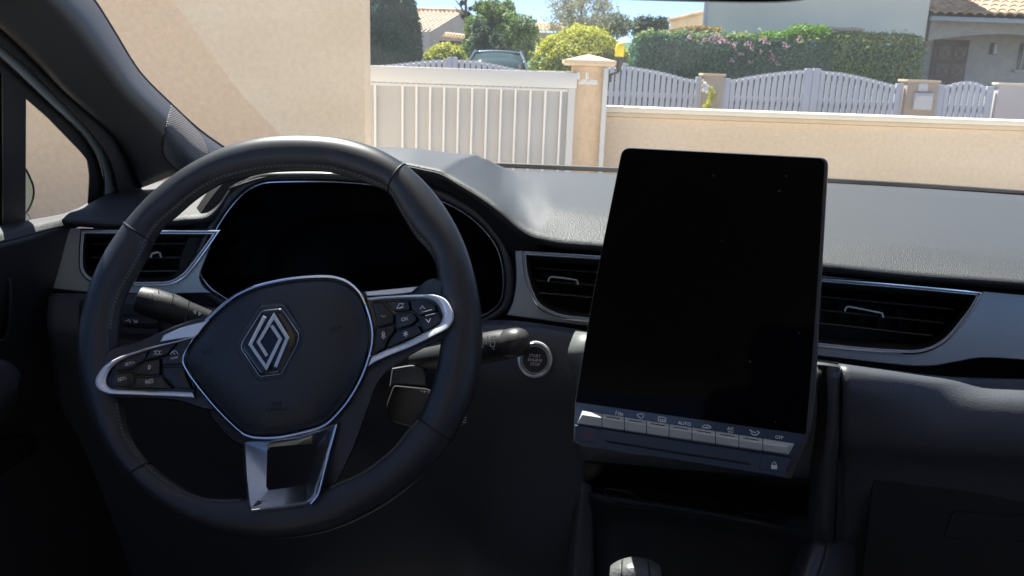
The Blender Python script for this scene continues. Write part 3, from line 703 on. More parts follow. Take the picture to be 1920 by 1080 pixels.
loft('door_panel', [[SP.on(*p, o) for p, o in zip(r, oo)] for r, oo in (
    (((-80, 475), (0, 456), (54, 442), (112, 427), (140, 424)), (.004,)*5),
    (((-80, 520), (0, 500), (54, 490), (112, 480), (150, 470)), (.002, .002, .002, .0, -.01)),
    (((-80, 650), (0, 640), (40, 620), (100, 600), (150, 590)), (-.012, -.012, -.01, -.01, -.02)),
    (((-80, 800), (0, 790), (50, 780), (110, 760), (160, 750)), (-.02, -.02, -.02, -.02, -.03)),
    (((-80, 1150), (0, 1150), (60, 1150), (140, 1150), (200, 1150)), (-.02,)*5))], M['dark'], door, 4, 4)
loft('armrest', [[SP.on(*p, o) for p in r] for r, o in (
    (((-80, 668), (0, 676), (20, 684), (37, 703)), -.012), (((-80, 676), (0, 685), (18, 694), (34, 712)), .04),
    (((-80, 730), (0, 742), (14, 735), (30, 728)), .045), (((-80, 790), (0, 800), (14, 780), (28, 750)), -.012))], M['lower'], door, 4, 4)
strip('pull_handle', [(-40, 495), (5, 500), (17, 520), (20, 560), (18, 610), (8, 636), (-40, 650)], SP, 12, .012, M['bezel'], door, base=-.01)
gx = solid('speaker_grille', smooth([(60, 818), (70, 835), (66, 860), (30, 895), (5, 912), (-30, 915), (-30, 830), (20, 822)], 4), SP, [(0, -.03), (0, -.012), (2, -.010)], M['darker'], door)
bm = bmesh.new()
for i in range(11):
    for j in range(13):
        x, y = 4+i*5+(j % 2)*2.5, 826+j*6-(i*1.0)
        if x > 62-(y-830)*.55 and y > 835: continue
        f = [bm.verts.new(SP.on(p[0], p[1], -.0095)) for p in arcp(x, y, .9, .9, 0, 300, 5)]; bm.faces.new(f)
obj('grille_dots', bm, M['bezel'], gx)

# outside mirror
om = thing('door_mirror', 'dark rounded door mirror seen through the quarter window', 'door mirror', CF(-.80, 1.1, -.25))
mpn = dash_plane(40, 350, 1.12, 0, 12)
oo_ = smooth([(-30, 305), (20, 304), (46, 312), (57, 330), (65, 352), (64, 372), (56, 392), (48, 402), (-20, 410), (-50, 360)], 4)
solid('mirror_housing', oo_, mpn, [(26, .09), (9, .07), (0, .02), (0, 0), (2, -.002)][::-1] if False else [(22, -.08), (6, -.05), (0, -.012), (0, 0), (2, .002)], M['gloss'], om)
solid('mirror_glass', inset(oo_, 4), mpn, [(0, .001), (0, .0035)], mat('mirror glass', (.09, .115, .11), .08, .8), om)
solid('mirror_foot', smooth([(30, 400), (52, 400), (58, 410), (60, 425), (20, 430)], 3), mpn, [(2, -.05), (0, -.03), (0, -.01), (2, -.006)], M['grey'], om)

# ================================================================== STEERING WHEEL
W = dash_plane(525, 640, .78, 26)
col = thing('steering_column', 'dark steering column with stalks behind the steering wheel', 'steering column', W.on(600, 700, -.15))
wheel = thing('steering_wheel', 'dark leather steering wheel with silver trimmed spokes and diamond emblem', 'steering wheel', W.on(525, 660, 0))
OUT = smooth([(570, 255), (650, 262), (720, 285), (780, 325), (832, 385), (870, 455), (894, 535), (905, 615), (900, 690), (881, 760), (846, 828), (800, 885), (740, 935), (670, 975), (600, 1000), (520, 1010), (445, 1006), (375, 988), (307, 952), (245, 899), (196, 830), (165, 760), (150, 685), (152, 615), (167, 550), (190, 492), (215, 450), (245, 409), (292, 359), (350, 315), (420, 279), (490, 260)], 8)
INN = smooth([(530, 321), (569, 320), (620, 323), (665, 335), (700, 348), (729, 362), (752, 401), (778, 443), (803, 470), (817, 496), (824, 540), (829, 590), (827, 640), (815, 709), (797, 759), (785, 784), (765, 806), (735, 842), (681, 883), (645, 899), (600, 918), (540, 934), (462, 933), (421, 934), (384, 931), (344, 914), (303, 887), (274, 861), (250, 828), (236, 791), (229, 740), (221, 690), (219, 640), (223, 590), (237, 549), (258, 512), (276, 478), (286, 452), (304, 426), (330, 404), (367, 372), (411, 345), (449, 334), (490, 325)], 8)
RC = Vector((525, 645))
def hit(poly, a):
    d = Vector((math.cos(a), -math.sin(a))); best = None
    for i in range(len(poly)):
        p = poly[i]-RC; q = poly[(i+1) % len(poly)]-RC; e = q-p; den = d.x*e.y-d.y*e.x
        if abs(den) < 1e-9: continue
        t = (p.x*e.y-p.y*e.x)/den; u = (p.x*d.y-p.y*d.x)/den
        if t > 0 and -1e-6 <= u <= 1+1e-6 and (best is None or t > best): best = t
    return RC + d*best
NR = 240; RB = .0155; rim = []
for i in range(NR):
    a = 2*math.pi*i/NR; o, n_ = hit(OUT, a), hit(INN, a); po, pi_ = W.on(*o), W.on(*n_)
    rim.append(((po+pi_)/2, (po-pi_).normalized(), (po-pi_).length/2))
# light smoothing of the radius
rim = [(rim[i][0], rim[i][1], (rim[i-1][2]+rim[i][2]*2+rim[(i+1) % NR][2])/4) for i in range(NR)]
def rp(i, phi, k=1.0):
    """point on the rim surface: i ring index (float ok), phi 0 = outward, 90 = towards viewer"""
    i0 = int(math.floor(i)) % NR; i1 = (i0+1) % NR; f = i-math.floor(i)
    c = rim[i0][0].lerp(rim[i1][0], f); u = rim[i0][1].lerp(rim[i1][1], f).normalized(); r_ = rim[i0][2]*(1-f)+rim[i1][2]*f
    return c + u*math.cos(R(phi))*r_*k + W.n*math.sin(R(phi))*(RB*k+(r_-.017)*.25)
bm = bmesh.new(); rr = [[bm.verts.new(rp(i, 360*j/28)) for j in range(28)] for i in range(NR)]
for i in range(NR): bridge(bm, rr[i], rr[(i+1) % NR])
rimo = obj('rim', bm, M['leather'], wheel)
def ringidx(px, py): return ((math.atan2(-(py-RC.y), px-RC.x)) % (2*math.pi))/(2*math.pi)*NR
for a, b in (((755, 318), (729, 360)), ((244, 425), (284, 452)), ((240, 900), (275, 875)), ((838, 820), (785, 784))):
    ia, ib = ringidx(*a), ringidx(*b); bm = bmesh.new(); pts = []
    for j in range(36):
        phi = 10*j; t = (1-math.cos(R(phi)))/2; pts.append(rp(ia*(1-t)+ib*t, phi, 1.0))
    tube(bm, pts, .0011, 6, True); obj('seam', bm, M['darker'], rimo)
# cross stitching along the inner edge, facing the driver
bm = bmesh.new()
def stitch(i0, i1):
    n = int(abs(i1-i0)/.85); 
    for k in range(n):
        i = i0+(i1-i0)*k/n; r_ = random.uniform
        for s_ in (1, -1):
            tube(bm, [rp(i+.1+r_(-.05, .05), 148+5*s_, 1.01), rp(i+.42, 148, 1.045), rp(i+.75, 148-5*s_, 1.01)], .00045, 5)
for a, b in (((745, 340), (268, 440)), ((268, 440), (200, 620)), ((215, 760), (260, 885)), ((260, 885), (450, 970)), ((640, 960), (810, 800)), ((815, 470), (745, 345))):
    ia, ib = ringidx(*a), ringidx(*b)
    if ib < ia: ib += NR
    if ib-ia > NR/2: ia, ib = ib-NR, ia
    stitch(ia, ib)
tag(obj('stitching', bm, M['stitch'], rimo), kind='stuff')
bm = bmesh.new()
pts = [rp(i, 150, 1.004) for i in range(NR)]
tube(bm, pts, .0005, 6, True); obj('stitch_groove', bm, M['darker'], rimo)

# spoke bodies (dark plastic behind the trims)
class SpokePlane:
    n = W.n; p = W.p
    def __init__(s, a, b): s.a = a; s.b = b
    def on(s, x, y, off=0):
        t = min(1, max(0, (x-s.a)/(s.b-s.a))); return W.on(x, y, off + .0150*t*t*(3-2*t))
WL, WR = SpokePlane(300, 205), SpokePlane(745, 835)
lsp = smooth([(205, 655), (262, 640), (330, 610), (400, 590), (430, 600), (430, 760), (395, 770), (330, 752), (262, 748), (205, 745), (186, 720), (188, 690)], 4)
solid('spoke_body', lsp, WL, [(10, -.030), (1, -.020), (0, -.008), (3, -.003)], M['leather'], wheel)
rsp = smooth([(640, 545), (700, 550), (770, 545), (812, 522), (850, 540), (862, 590), (852, 625), (800, 650), (745, 682), (712, 715), (690, 770), (660, 850), (612, 940), (585, 948), (600, 860), (620, 780), (640, 650)], 4)
solid('spoke_body', rsp, WR, [(10, -.036), (1, -.026), (0, -.010), (3, -.004)], M['leather'], wheel)
solid('spoke_body', smooth([(350, 690, 1), (400, 790), (455, 838), (600, 815), (650, 770), (620, 560), (400, 580)], 3), W, [(6, -.035), (0, -.025), (0, -.012), (3, -.010)], M['darker'], wheel)
# upper white-silver bands of the spokes
solid('spoke_crest', smooth([(307, 628, 1), (350, 611), (392, 601, 1), (378, 618, 1), (368, 630), (330, 636), (300, 641, 1)], 4), W, [(0, -.006), (0, .004), (1.5, .006)], M['trim'], wheel)
solid('spoke_crest', smooth([(684, 547, 1), (735, 542), (785, 537, 1), (772, 548, 1), (740, 552), (688, 555, 1)], 4), W, [(0, -.006), (0, .004), (1.5, .006)], M['trim'], wheel)

zl = Z(2.454, 140, 600); zr = Z(3.176, 640, 520); zh = Z(3.176, 340, 500)
HUB = smooth([(346, 678), (350, 660), (359, 644), (387, 607), (419, 576), (444, 557), (479, 541), (529, 529), (580, 523), (622, 523), (650, 532), (672, 552), (687, 585), (695, 622), (692, 655), (676, 703), (651, 748), (624, 780), (604, 796), (560, 809), (516, 817), (478, 817), (458, 811), (434, 791), (403, 759), (376, 726), (357, 700)], 5)
# button pads
def pad(name, outl, loop_in, loop_out):
    solid(name, outl, W, [(0, -.008), (0, .000), (1, .001)], M['gloss'], wheel)
LO = smooth(zl([(560, 72, 1), (500, 88), (440, 102), (370, 118), (300, 138), (200, 172), (135, 212), (97, 268), (97, 302), (118, 326), (160, 340), (300, 346), (450, 352), (552, 358, 1)]), 5)
LI = smooth(zl([(548, 84, 1), (495, 99), (438, 113), (372, 130), (306, 150), (220, 184), (170, 222), (148, 270), (150, 296), (164, 312), (190, 320), (300, 324), (450, 328), (540, 332, 1)]), 5)
RO = smooth(zr([(150, 122, 1), (250, 112), (350, 106), (460, 101), (550, 102), (615, 125), (652, 170), (671, 240), (640, 300), (560, 345), (480, 385), (400, 422), (290, 465), (200, 506), (158, 535, 1)]), 5)
RI = smooth(zr([(172, 142, 1), (250, 134), (350, 128), (440, 126), (515, 128), (560, 148), (586, 180), (603, 230), (583, 276), (520, 316), (450, 350), (380, 383), (280, 425), (210, 456), (184, 470, 1)]), 5)
solid('switch_carrier', LO, WL, [(2, -.012), (1, -.004), (1, .000)], M['gloss'], wheel)
solid('switch_carrier', RO, WR, [(2, -.012), (1, -.004), (1, .000)], M['gloss'], wheel)
def openband(name, A, B, h, base, m, parent, W):
    bm = bmesh.new(); R_ = []
    for t, o in ((0, base-.004), (.02, base+h*.6), (.15, base+h), (.5, base+h*.95), (.9, base+h*.45), (1, base-.002)):
        R_.append([bm.verts.new(W.on(*(V2(a)*(1-t)+V2(b)*t), o)) for a, b in zip(A, B)])
    for a, b in zip(R_, R_[1:]):
        for i in range(len(a)-1): bm.faces.new((a[i], a[i+1], b[i+1], b[i]))
    return obj(name, bm, m, parent, 50)
k5 = 5
openband('chrome_loop', LO[:-k5+1], LI[:-k5+1], .0055, .001, M['trim'], wheel, WL)
openband('chrome_loop', RO[:-k5+1], RI[:-k5+1], .0055, .001, M['trim'], wheel, WR)
BT = [(zl, [(338, 142), (322, 186), (280, 212), (266, 228), (186, 236), (207, 200), (250, 168)], 'SET/+', (255, 200), 6),
      (zl, [(182, 246), (268, 240), (275, 262), (260, 310), (172, 306), (162, 275)], 'SET/-', (219, 271), 6),
      (zl, [(344, 139), (470, 100), (428, 158), (322, 187)], None, None, 0),
      (zl, [(392, 176), (392, 253), (284, 253), (278, 236), (302, 208), (328, 193)], '0', (343, 217), 8),
      (zl, [(282, 264), (398, 260), (448, 316), (268, 312)], 'RES', (343, 283), 7.5),
      (zl, [(478, 97), (552, 77), (528, 122), (497, 170), (497, 202), (400, 210), (402, 174), (440, 158)], 'MODE', (458, 174), 3.6),
      (zl, [(400, 217), (499, 214), (512, 262), (540, 320), (464, 316), (404, 256)], None, None, 0),
      (zr, [(180, 150), (250, 145), (300, 208), (313, 218), (313, 275), (215, 298), (200, 225)], None, None, 0),
      (zr, [(262, 145), (400, 138), (410, 196), (312, 203), (296, 186)], None, None, 0),
      (zr, [(408, 138), (505, 138), (556, 165), (572, 200), (460, 232), (442, 213), (418, 196)], None, None, 0),
      (zr, [(320, 212), (418, 208), (446, 236), (446, 258), (412, 284), (324, 310)], 'OK', (378, 248), 7),
      (zr, [(576, 208), (598, 248), (583, 274), (490, 328), (464, 276), (470, 245)], None, None, 0),
      (zr, [(210, 306), (316, 281), (320, 318), (278, 370), (258, 425), (188, 462)], None, None, 0),
      (zr, [(332, 319), (452, 283), (482, 331), (268, 422), (288, 370)], None, None, 0)]
for zf, pts, s_, c_, hh in BT:
    q = [Vector(p) for p in zf(pts)]; q = rpoly(q, 2.5, 3)
    b_ = solid('wheel_button', q, WL if zf is zl else WR, [(0, -.001), (.5, .0028), (1.3, .0042), (2.6, .0046)], M['button'], wheel)
    if s_:
        c_ = zf([c_])[0]; text('button_lettering', s_, c_[0], c_[1], hh, 12, WL if zf is zl else WR, .0078, M['print'], b_, .95)
def sub(parent, paths, wd, zf): icon('printed_symbol', [zf(p) for p in paths], wd, WL if zf is zl else WR, .0078, M['print'], parent)
bts = [o for o in bpy.data.objects if o.name.startswith('wheel_button')]
bts.sort(key=lambda o: o.name)
sub(bts[2], [arcp(381, 150, 9, 9), [(364, 142), (372, 145)], [(364, 158), (372, 155)], [(398, 142), (390, 145)], [(398, 158), (390, 155)]], .8, zl)
sub(bts[5], [arcp(458, 156, 16, 14, -10, 190), [(450, 148), (462, 158)]], .9, zl)
sub(bts[8], [[(330, 185), (345, 158), (370, 155), (360, 178), (330, 185)], [(345, 185), (372, 178)]], 1.1, zr)
sub(bts[7], [arcp(252, 222, 14, 12, 200, 330)], .8, zr)
sub(bts[9], [[(468, 190), (482, 170), (496, 186)], [(482, 207), (540, 192)]], 1.1, zr)
sub(bts[11], [[(505, 250), (520, 268), (530, 246)], [(500, 228), (558, 214)]], 1.1, zr)
sub(bts[12], [arcp(250, 338, 7, 14, 0, 360), [(240, 352), (250, 366), (264, 350)], [(248, 334), (250, 350)]], 1.0, zr)
sub(bts[13], [[(383, 337), (383+15*math.cos(R(a)), 337+17*math.sin(R(a)))] for a in range(20, 380, 60)], 1.4, zr)

# airbag cover: dome
bm = bmesh.new(); cen = Vector((530, 672)); rr = []
for s_, o in ((1.0, -.012), (1.0, -.004), (.992, -.0005), (.975, .002), (.94, .0048), (.86, .0085), (.72, .0125), (.55, .0150), (.35, .0165), (.15, .0170)):
    rr.append([bm.verts.new(W.on(*(cen+(p-cen)*s_), o)) for p in HUB])
for a, b in zip(rr, rr[1:]): bridge(bm, a, b)
bm.faces.new(rr[-1])
hub = obj('airbag_cover', bm, M['hub'], wheel, 60)
band('cover_trim', inset(HUB, -3.2), 7.5, W, .0055, M['chrome'], wheel, base=-.001)
# recess ring + emblem
HEX = rpoly(zh([(480, 262), (598, 249), (702, 402), (694, 455), (594, 640), (468, 655), (354, 485), (366, 440)]), [5, 5, 6, 6, 6, 5, 6, 6])
H0 = .0158
ring = solid('emblem_recess', inset(HEX, -13), W, [(0, .010), (2, .0150), (6, .0172), (11, .0166)], M['hub'], hub, sharp=60)
em = solid('emblem', HEX, W, [(0, .012), (0, .0176), (1.0, .0190), (3, .0197), (9, .0202)], M['gloss'], wheel, sharp=60)
band('emblem_rim', inset(HEX, .2), 1.6, W, .0012, M['chrome'], em, base=.0178)
LOGO = [[(497, 296), (411, 464), (506, 602), (590, 430), (536, 350)], [(511, 532), (459, 449), (551, 294), (631, 424), (559, 598)]]
def miter(path, wd):
    P = [V2(p) for p in path]; L_, R2 = [], []
    for i in range(len(P)):
        a = (P[i]-P[i-1]).normalized() if i else None; b = (P[i+1]-P[i]).normalized() if i < len(P)-1 else None
        if a is None: n = Vector((-b.y, b.x)); k = 1
        elif b is None: n = Vector((-a.y, a.x)); k = 1
        else:
            n1 = Vector((-a.y, a.x)); n = (n1+Vector((-b.y, b.x))).normalized(); k = 1/max(.4, n.dot(n1))
        L_.append(P[i]+n*k*wd/2); R2.append(P[i]-n*k*wd/2)
    return L_ + R2[::-1]
LM = mat('brushed emblem silver', (.62, .63, .66), .35, .6)
for pth in LOGO: solid('emblem_mark', miter(zh(pth), 6.6), W, [(0, .0195), (0, .0214), (.5, .0218)], LM, em, sharp=20)
def dome_off(x, y):
    """height of the hub dome under px point"""
    prof = ((1.0, -.004), (.975, .002), (.94, .0048), (.86, .0085), (.72, .0125), (.55, .0150), (.35, .0165), (.0, .0170))
    d = Vector((x, y))-cen; best = 1e9
    for i in range(len(HUB)):
        p = HUB[i]-cen; q = HUB[(i+1) % len(HUB)]-cen; e = q-p; den = d.x*e.y-d.y*e.x
        if abs(den) < 1e-9: continue
        t = (p.x*e.y-p.y*e.x)/den; u = (p.x*d.y-p.y*d.x)/den
        if t > 0 and 0 <= u <= 1: best = min(best, t)
    s_ = 1/best
    for (a, oa), (b, ob) in zip(prof, prof[1:]):
        if s_ >= b: return ob+(oa-ob)*(s_-b)/(a-b)
    return .017
def domefix(o, lift=.0004):
    """drape a flat print over the hub dome"""
    for v in o.data.vertices:
        p = v.co - EYE; q = ROT.transposed() @ p; x = 960+FPX*q.x/-q.z; y = 540-FPX*q.y/-q.z
        v.co = W.on(x, y, dome_off(x, y)+lift)
for (x, y) in ((388, 661), (630, 617)):
    o = icon('horn_symbol', [[(x-9, y+3), (x-8, y-2)], [(x-8, y+1), (x+3, y-1)], arcp(x+1, y-1, 6, 4, 0, 360, 10), [(x+6, y-3), (x+10, y-6), (x+10, y)]], 1.5, W, .02, M['dimprint'], hub); domefix(o)
for s_, y in (('SRS', 757), ('AIRBAG', 767)):
    o = text('embossed_lettering', s_, 519, y, 7, 3, W, .02, M['dimprint'], hub, 1.3, 0, .02); domefix(o)

class LowPlane:
    n = W.n; p = W.p
    def on(s, x, y, off=0):
        t = min(1, max(0, (y-835)/100)); return W.on(x, y, off + .0145*t*t*(3-2*t))
WB = LowPlane()
# lower U spoke in silver
UO = [V2(p) for p in ((454, 826), (458, 890), (464, 950), (470, 960), (530, 955), (578, 947), (592, 934), (612, 866), (632, 792), (600, 805), (560, 817), (505, 826))]
UI = [V2(p) for p in ((460, 832), (463, 890), (469, 945), (473, 952), (530, 948), (573, 940), (585, 929), (604, 866), (624, 800), (597, 813), (558, 825), (505, 832))]
UH = [V2(p) for p in ((501, 846), (500, 880), (499, 912), (503, 919), (535, 915), (568, 910), (577, 903), (586, 870), (596, 836), (585, 832), (555, 834), (508, 838))]
bm = bmesh.new(); R_ = []
for lp, o in ((UO, -.012), (UO, .001), ([a.lerp(b, .5) for a, b in zip(UO, UI)], .0035), (UI, .0012), (UI, -.001), (UH, -.016), (UH, -.024)):
    R_.append([bm.verts.new(WB.on(p.x, p.y, o)) for p in lp])
for a, b in zip(R_, R_[1:]): bridge(bm, a, b)
bmesh.ops.bevel(bm, geom=[e for e in bm.edges if len(e.link_faces) == 2 and e.calc_face_angle(0) > .5], offset=.0008, segments=2, affect='EDGES')
obj('lower_spoke', bm, M['satin'], wheel, 35)
strip('spoke_edge', [(631, 796), (612, 866), (596, 928), (582, 945)], WB, 5, .004, M['chrome'], wheel, base=.001, n=5)
# spoke underside joining rim
solid('spoke_body', smooth([(452, 930, 1), (470, 952), (585, 942), (612, 925, 1), (600, 975), (470, 985)], 3), W, [(0, -.02), (0, -.006), (2, -.003)], M['leather'], wheel)
bm = bmesh.new(); tube(bm, [W.on(520, 680, -.02), W.on(520, 680, -.10)], .045, 24); obj('wheel_boss', bm, M['darker'], wheel)

# ================================================================== COLUMN, STALKS
bm = bmesh.new(); a = W.on(560, 700, -.07); b = W.on(560, 690, -.30)
for c_, rx_, rz_ in ((0, 1, 1),):
    prof = [(-.075, .035), (-.06, .055), (0, .062), (.06, .055), (.078, .03), (.078, -.03), (.05, -.055), (0, -.06), (-.05, -.055), (-.075, -.03)]
    q = [[bm.verts.new(p_ + RT*x*k + (UP*.9+FW*.44)*y*k) for x, y in prof] for p_, k in ((a, .92), (a.lerp(b, .1), 1.0), (b, 1.1))]
    for u, v_ in zip(q, q[1:]): bridge(bm, u, v_)
    bm.faces.new(q[0]); bm.faces.new(q[-1])
obj('column_shroud', bm, M['dark'], col)
def stalk(name, pts, m, parent, label, flat=1.0, seg=20):
    bm = bmesh.new(); P = [PD(x, y, d) for x, y, d, r_ in pts]; rad = [r_ for *_, r_ in pts]; tube(bm, P, rad, seg); o = obj(name, bm, m, parent, 50); o['label'] = label; return o
ls = stalk('light_stalk', [(258, 560, .86, .005), (262, 561, .86, .0145), (285, 568, .862, .0165), (325, 580, .868, .0165), (350, 590, .872, .0150), (385, 600, .88, .0125), (430, 615, .89, .011), (520, 640, .92, .012)], M['dark'], col, 'left headlight and indicator stalk with switch rings')
LP = Plane(PD(320, 570, .845), (-FW+UP*.45))
for x in (294, 322, 352):
    strip('stalk_ring', [(x+4, 545+(x-294)*.28), (x, 562+(x-294)*.3), (x-6, 590+(x-294)*.3)], Plane(PD(x, 575, .855), (-FW+UP*.3)), 1.6, .001, M['darker'], ls, n=3)
text('printed_symbol', 'AUTO', 297, 550, 4.5, -14, LP, .001, M['print'], ls, 1)
icon('printed_symbol', [[(276, 551), (276, 556)], arcp(283, 554, 4, 3.5, -90, 90, 8), [(278, 550), (278, 557)], arcp(296, 558.5, 4, 3.5, -90, 90, 8), [(291, 555), (291, 562)], [(287, 556), (290, 557)], arcp(327, 554, 3.5, 3.5), [(363, 585), (367, 582), (367, 588), (363, 585)], [(377, 588), (373, 585), (373, 591), (377, 588)], [(324, 561), (328, 562)]], 1.2, LP, .001, M['print'], ls)
rs = stalk('wiper_stalk', [(780, 676, .90, .012), (860, 664, .872, .0145), (905, 653, .86, .0165), (940, 647, .853, .0165), (952, 645, .85, .0155)], M['dark'], col, 'right wiper stalk ending beside the start button')
bm = bmesh.new(); P = [PD(951, 645, .850), PD(954, 644.5, .849), PD(966, 642, .846), PD(976, 640, .844), PD(984, 638.5, .842), PD(990, 637.5, .841)]
tube(bm, P, [.0145, .0155, .0155, .0145, .012, .006], 28); obj('stalk_knob', bm, mat('grey knob cap', (.06, .06, .062), .35), rs, 60)
SPn = Plane(PD(925, 635, .832), (-FW+UP*.45))
icon('printed_symbol', [[(920, 640), (928, 641), (927, 650), (919, 649), (920, 640)], [(922, 652), (927, 655)], arcp(927, 633, 3, 2.5), [(922, 630), (922, 636)], arcp(905, 636, 2.6, 2.6), arcp(904, 643, 2.6, 2.6), arcp(903, 650, 2.6, 3), [(915, 629), (911, 645)]], 1.1, SPn, .001, M['print'], rs)
# audio control pod under the wiper stalk
ap = dash_plane(790, 730, .84, 10)
au = solid('audio_control', rpoly([(738, 722), (800, 728), (872, 760), (862, 800), (800, 808), (730, 790), (724, 760)], [6, 4, 8, 6, 8, 12, 8]), ap, [(4, -.05), (0, -.03), (0, -.003), (2, 0)], M['bezel'], col)
tag(au, 'small audio control pod behind the wheel rim')
text('printed_symbol', 'SOURCE', 818, 735, 7, -3, ap, .0008, M['print'], au, .9); icon('printed_symbol', [arcp(793, 731, 4, 3.5, 90, 270, 8), [(793, 734.5), (797, 734.5)], [(795, 732.5), (798, 734.5), (795, 736.5)]], 1.2, ap, .0008, M['print'], au)
rc = solid('roller_switch', rpoly([(862, 758), (877, 762), (874, 796), (858, 800)], 4), ap, [(0, -.01), (0, .003), (3, .006)], M['bezel'], au)
icon('roller_ribs', [[(866, 764+k*4.5), (874, 765+k*4.5)] for k in range(7)], 1.4, ap, .0065, M['print'], rc)
solid('column_bracket', smooth([(735, 690, 1), (775, 684), (795, 690), (800, 724, 1), (745, 720, 1), (730, 725, 1)], 3), dash_plane(760, 700, .88, 20), [(0, -.05), (0, -.003), (2, 0)], mat('mid grey column plastic', (.09, .095, .10), .5), col)
# small switch panel left behind the rim
swp = dash_plane(240, 600, .93, 6)
sw = solid('switch_panel', rpoly([(148, 562), (330, 575), (330, 640), (210, 636), (148, 620)], 8), swp, [(0, -.01), (0, .001), (2, .002)], M['dark'], dash)
for x0, x1, y0 in ((228, 300, 592), (228, 300, 612)):
    solid('dimmer_switch', rpoly([(x0, y0), (x1, y0+3), (x1-4, y0+18), (x0, y0+15)], 3), swp, [(0, .001), (.5, .008), (2, .010)], M['button'], sw)
icon('printed_symbol', [[(236, 602), (242, 599), (244, 605)], [(250, 600), (258, 605)], [(252, 606), (258, 600)]], 1.3, swp, .0104, M['print'], sw)

# ================================================================== OUTSIDE
AXES = (Vector((1, 0, 0)), Vector((0, 1, 0)), UP)
def ux(x, y, Y): return PY(x, y, Y).x
def uz(x, y, Y): return PY(x, y, Y).z
def sheet(name, x0, x1, y0, y1, z, m, n=1):
    bm = bmesh.new(); vs = [[bm.verts.new((x0+(x1-x0)*i/n, y0+(y1-y0)*j/n, z)) for j in range(n+1)] for i in range(n+1)]
    for i in range(n):
        for j in range(n): bm.faces.new((vs[i][j], vs[i+1][j], vs[i+1][j+1], vs[i][j+1]))
    return tag(obj(name, bm, m), kind='structure')
sheet('ground', -1500, 1500, -1500, 1500, 0, M['soil'])
sheet('driveway', -12, 12, -14, 7.0, .004, M['paving'])
sheet('road', -150, 150, 9.0, 15.2, .004, M['asphalt'])
def slabthing(name, x0, x1, y0, y1, z0, z1, m, b=.01):
    return bevbox(name, Vector(((x0+x1)/2, (y0+y1)/2, (z0+z1)/2)), x1-x0, y1-y0, z1-z0, m, None, b)
tag(slabthing('pavement', -150, 150, 7.3, 9.0, -.1, .12, M['pier']), kind='structure')
tag(slabthing('far_pavement', -150, 150, 15.2, 16.7, -.1, .12, M['pier']), kind='structure')
def bx(name, x0, x1, y0, y1, z0, z1, m, parent, b=.008):
    return bevbox(name, Vector(((x0+x1)/2, (y0+y1)/2, (z0+z1)/2)), x1-x0, y1-y0, z1-z0, m, parent, b)

# own house wall on the left
xe = ux(695, 150, 5.2)
hw = thing('house_wall', 'bare warm beige stucco wall of the house filling the left of the view', 'wall', (-4, 5, 0))
bx('stucco_face', -11, xe, 5.0, 5.2, 0, 2.2, M['stucco'], hw, .006)
bx('wall_coping', -11.05, xe+.02, 4.97, 5.23, 2.202, 2.25, M['stone'], hw, .005)

# sliding gate
GY = 7.0
sg = thing('sliding_gate', 'white metal sliding gate of slim vertical bars closing the driveway', 'gate', (-.4, GY, 0))
gl_, gr_ = ux(600, 140, GY), ux(1076, 140, GY); zt = uz(880, 129, GY)
bx('top_rail', gl_, ux(1082, 140, GY), GY-.035, GY+.035, zt-.125, zt, M['wgate'], sg, .006)
bx('lower_lip', gl_, gr_-.03, GY-.02, GY+.02, zt-.150, zt-.130, M['wgate'], sg, .003)
bx('bottom_rail', gl_, gr_, GY-.03, GY+.03, .06, .20, M['wgate'], sg, .006)
bx('end_post', ux(1064, 200, GY), ux(1077, 200, GY), GY-.03, GY+.03, .06, zt-.126, M['wgate'], sg, .004)
bx('guide_arm', ux(1083, 145, GY), ux(1120, 145, GY-.15), GY-.20, GY-.15, zt-.085, zt-.055, M['wgate'], sg, .003)
for x in (1085, 1101): bx('guide_roller', ux(x-2.2, 140, GY-.15), ux(x+2.2, 140, GY-.15), GY-.19, GY-.15, zt-.053, zt+.0, M['wgate'], sg, .003)
bx('infill_sheet', gl_, ux(1066, 200, GY), GY+.022, GY+.030, .2, zt-.152, M['sheet'], sg, .001)
bar0 = None
for x in (600, 626, 652, 678, 703.6, 755, 781, 806.5, 832.6, 858.8, 885, 912, 939, 966, 994, 1022, 1051):
    X = ux(x, 200, GY)
    if bar0 is None:
        bm = bmesh.new(); tube(bm, [Vector((X, GY, .2)), Vector((X, GY, zt-.15))], .0095, 10, cap=False); bar0 = obj('gate_bar', bm, M['barw'], sg); x0_ = X; bl = bar0.location.copy()
    else:
        c = bar0.copy(); C.objects.link(c); c.parent = sg; c.location = bl + Vector((X-x0_, 0, 0))

# gate pier
pr_ = thing('gate_pier', 'beige rendered gate pier with a shallow pyramid cap', 'pier', (ux(1104, 200, 7.15), 7.15, 0))
pl0, pl1 = ux(1073, 160, 7.0), ux(1136, 160, 7.0); pz = uz(1103, 124, 7.0)
bx('pier_shaft', pl0+.004, pl1-.004, 7.04, 7.34, 0, pz, M['pierm'], pr_, .01)
bm = bmesh.new(); cx_, cy_ = (pl0+pl1)/2, 7.19; hw_ = (ux(1152, 120, 6.95)-ux(1054, 120, 6.95))/2
q0 = [bm.verts.new((cx_+a*hw_*.9, cy_+b*hw_*.9, pz)) for a, b in ((-1, -1), (1, -1), (1, 1), (-1, 1))]
q1 = [bm.verts.new((cx_+a*hw_, cy_+b*hw_, pz+.018)) for a, b in ((-1, -1), (1, -1), (1, 1), (-1, 1))]
q2 = [bm.verts.new((cx_+a*hw_, cy_+b*hw_, pz+.045)) for a, b in ((-1, -1), (1, -1), (1, 1), (-1, 1))]
ap_ = bm.verts.new((cx_, cy_, pz+.095)); bridge(bm, q0, q1); bridge(bm, q1, q2); bm.faces.new(q0)
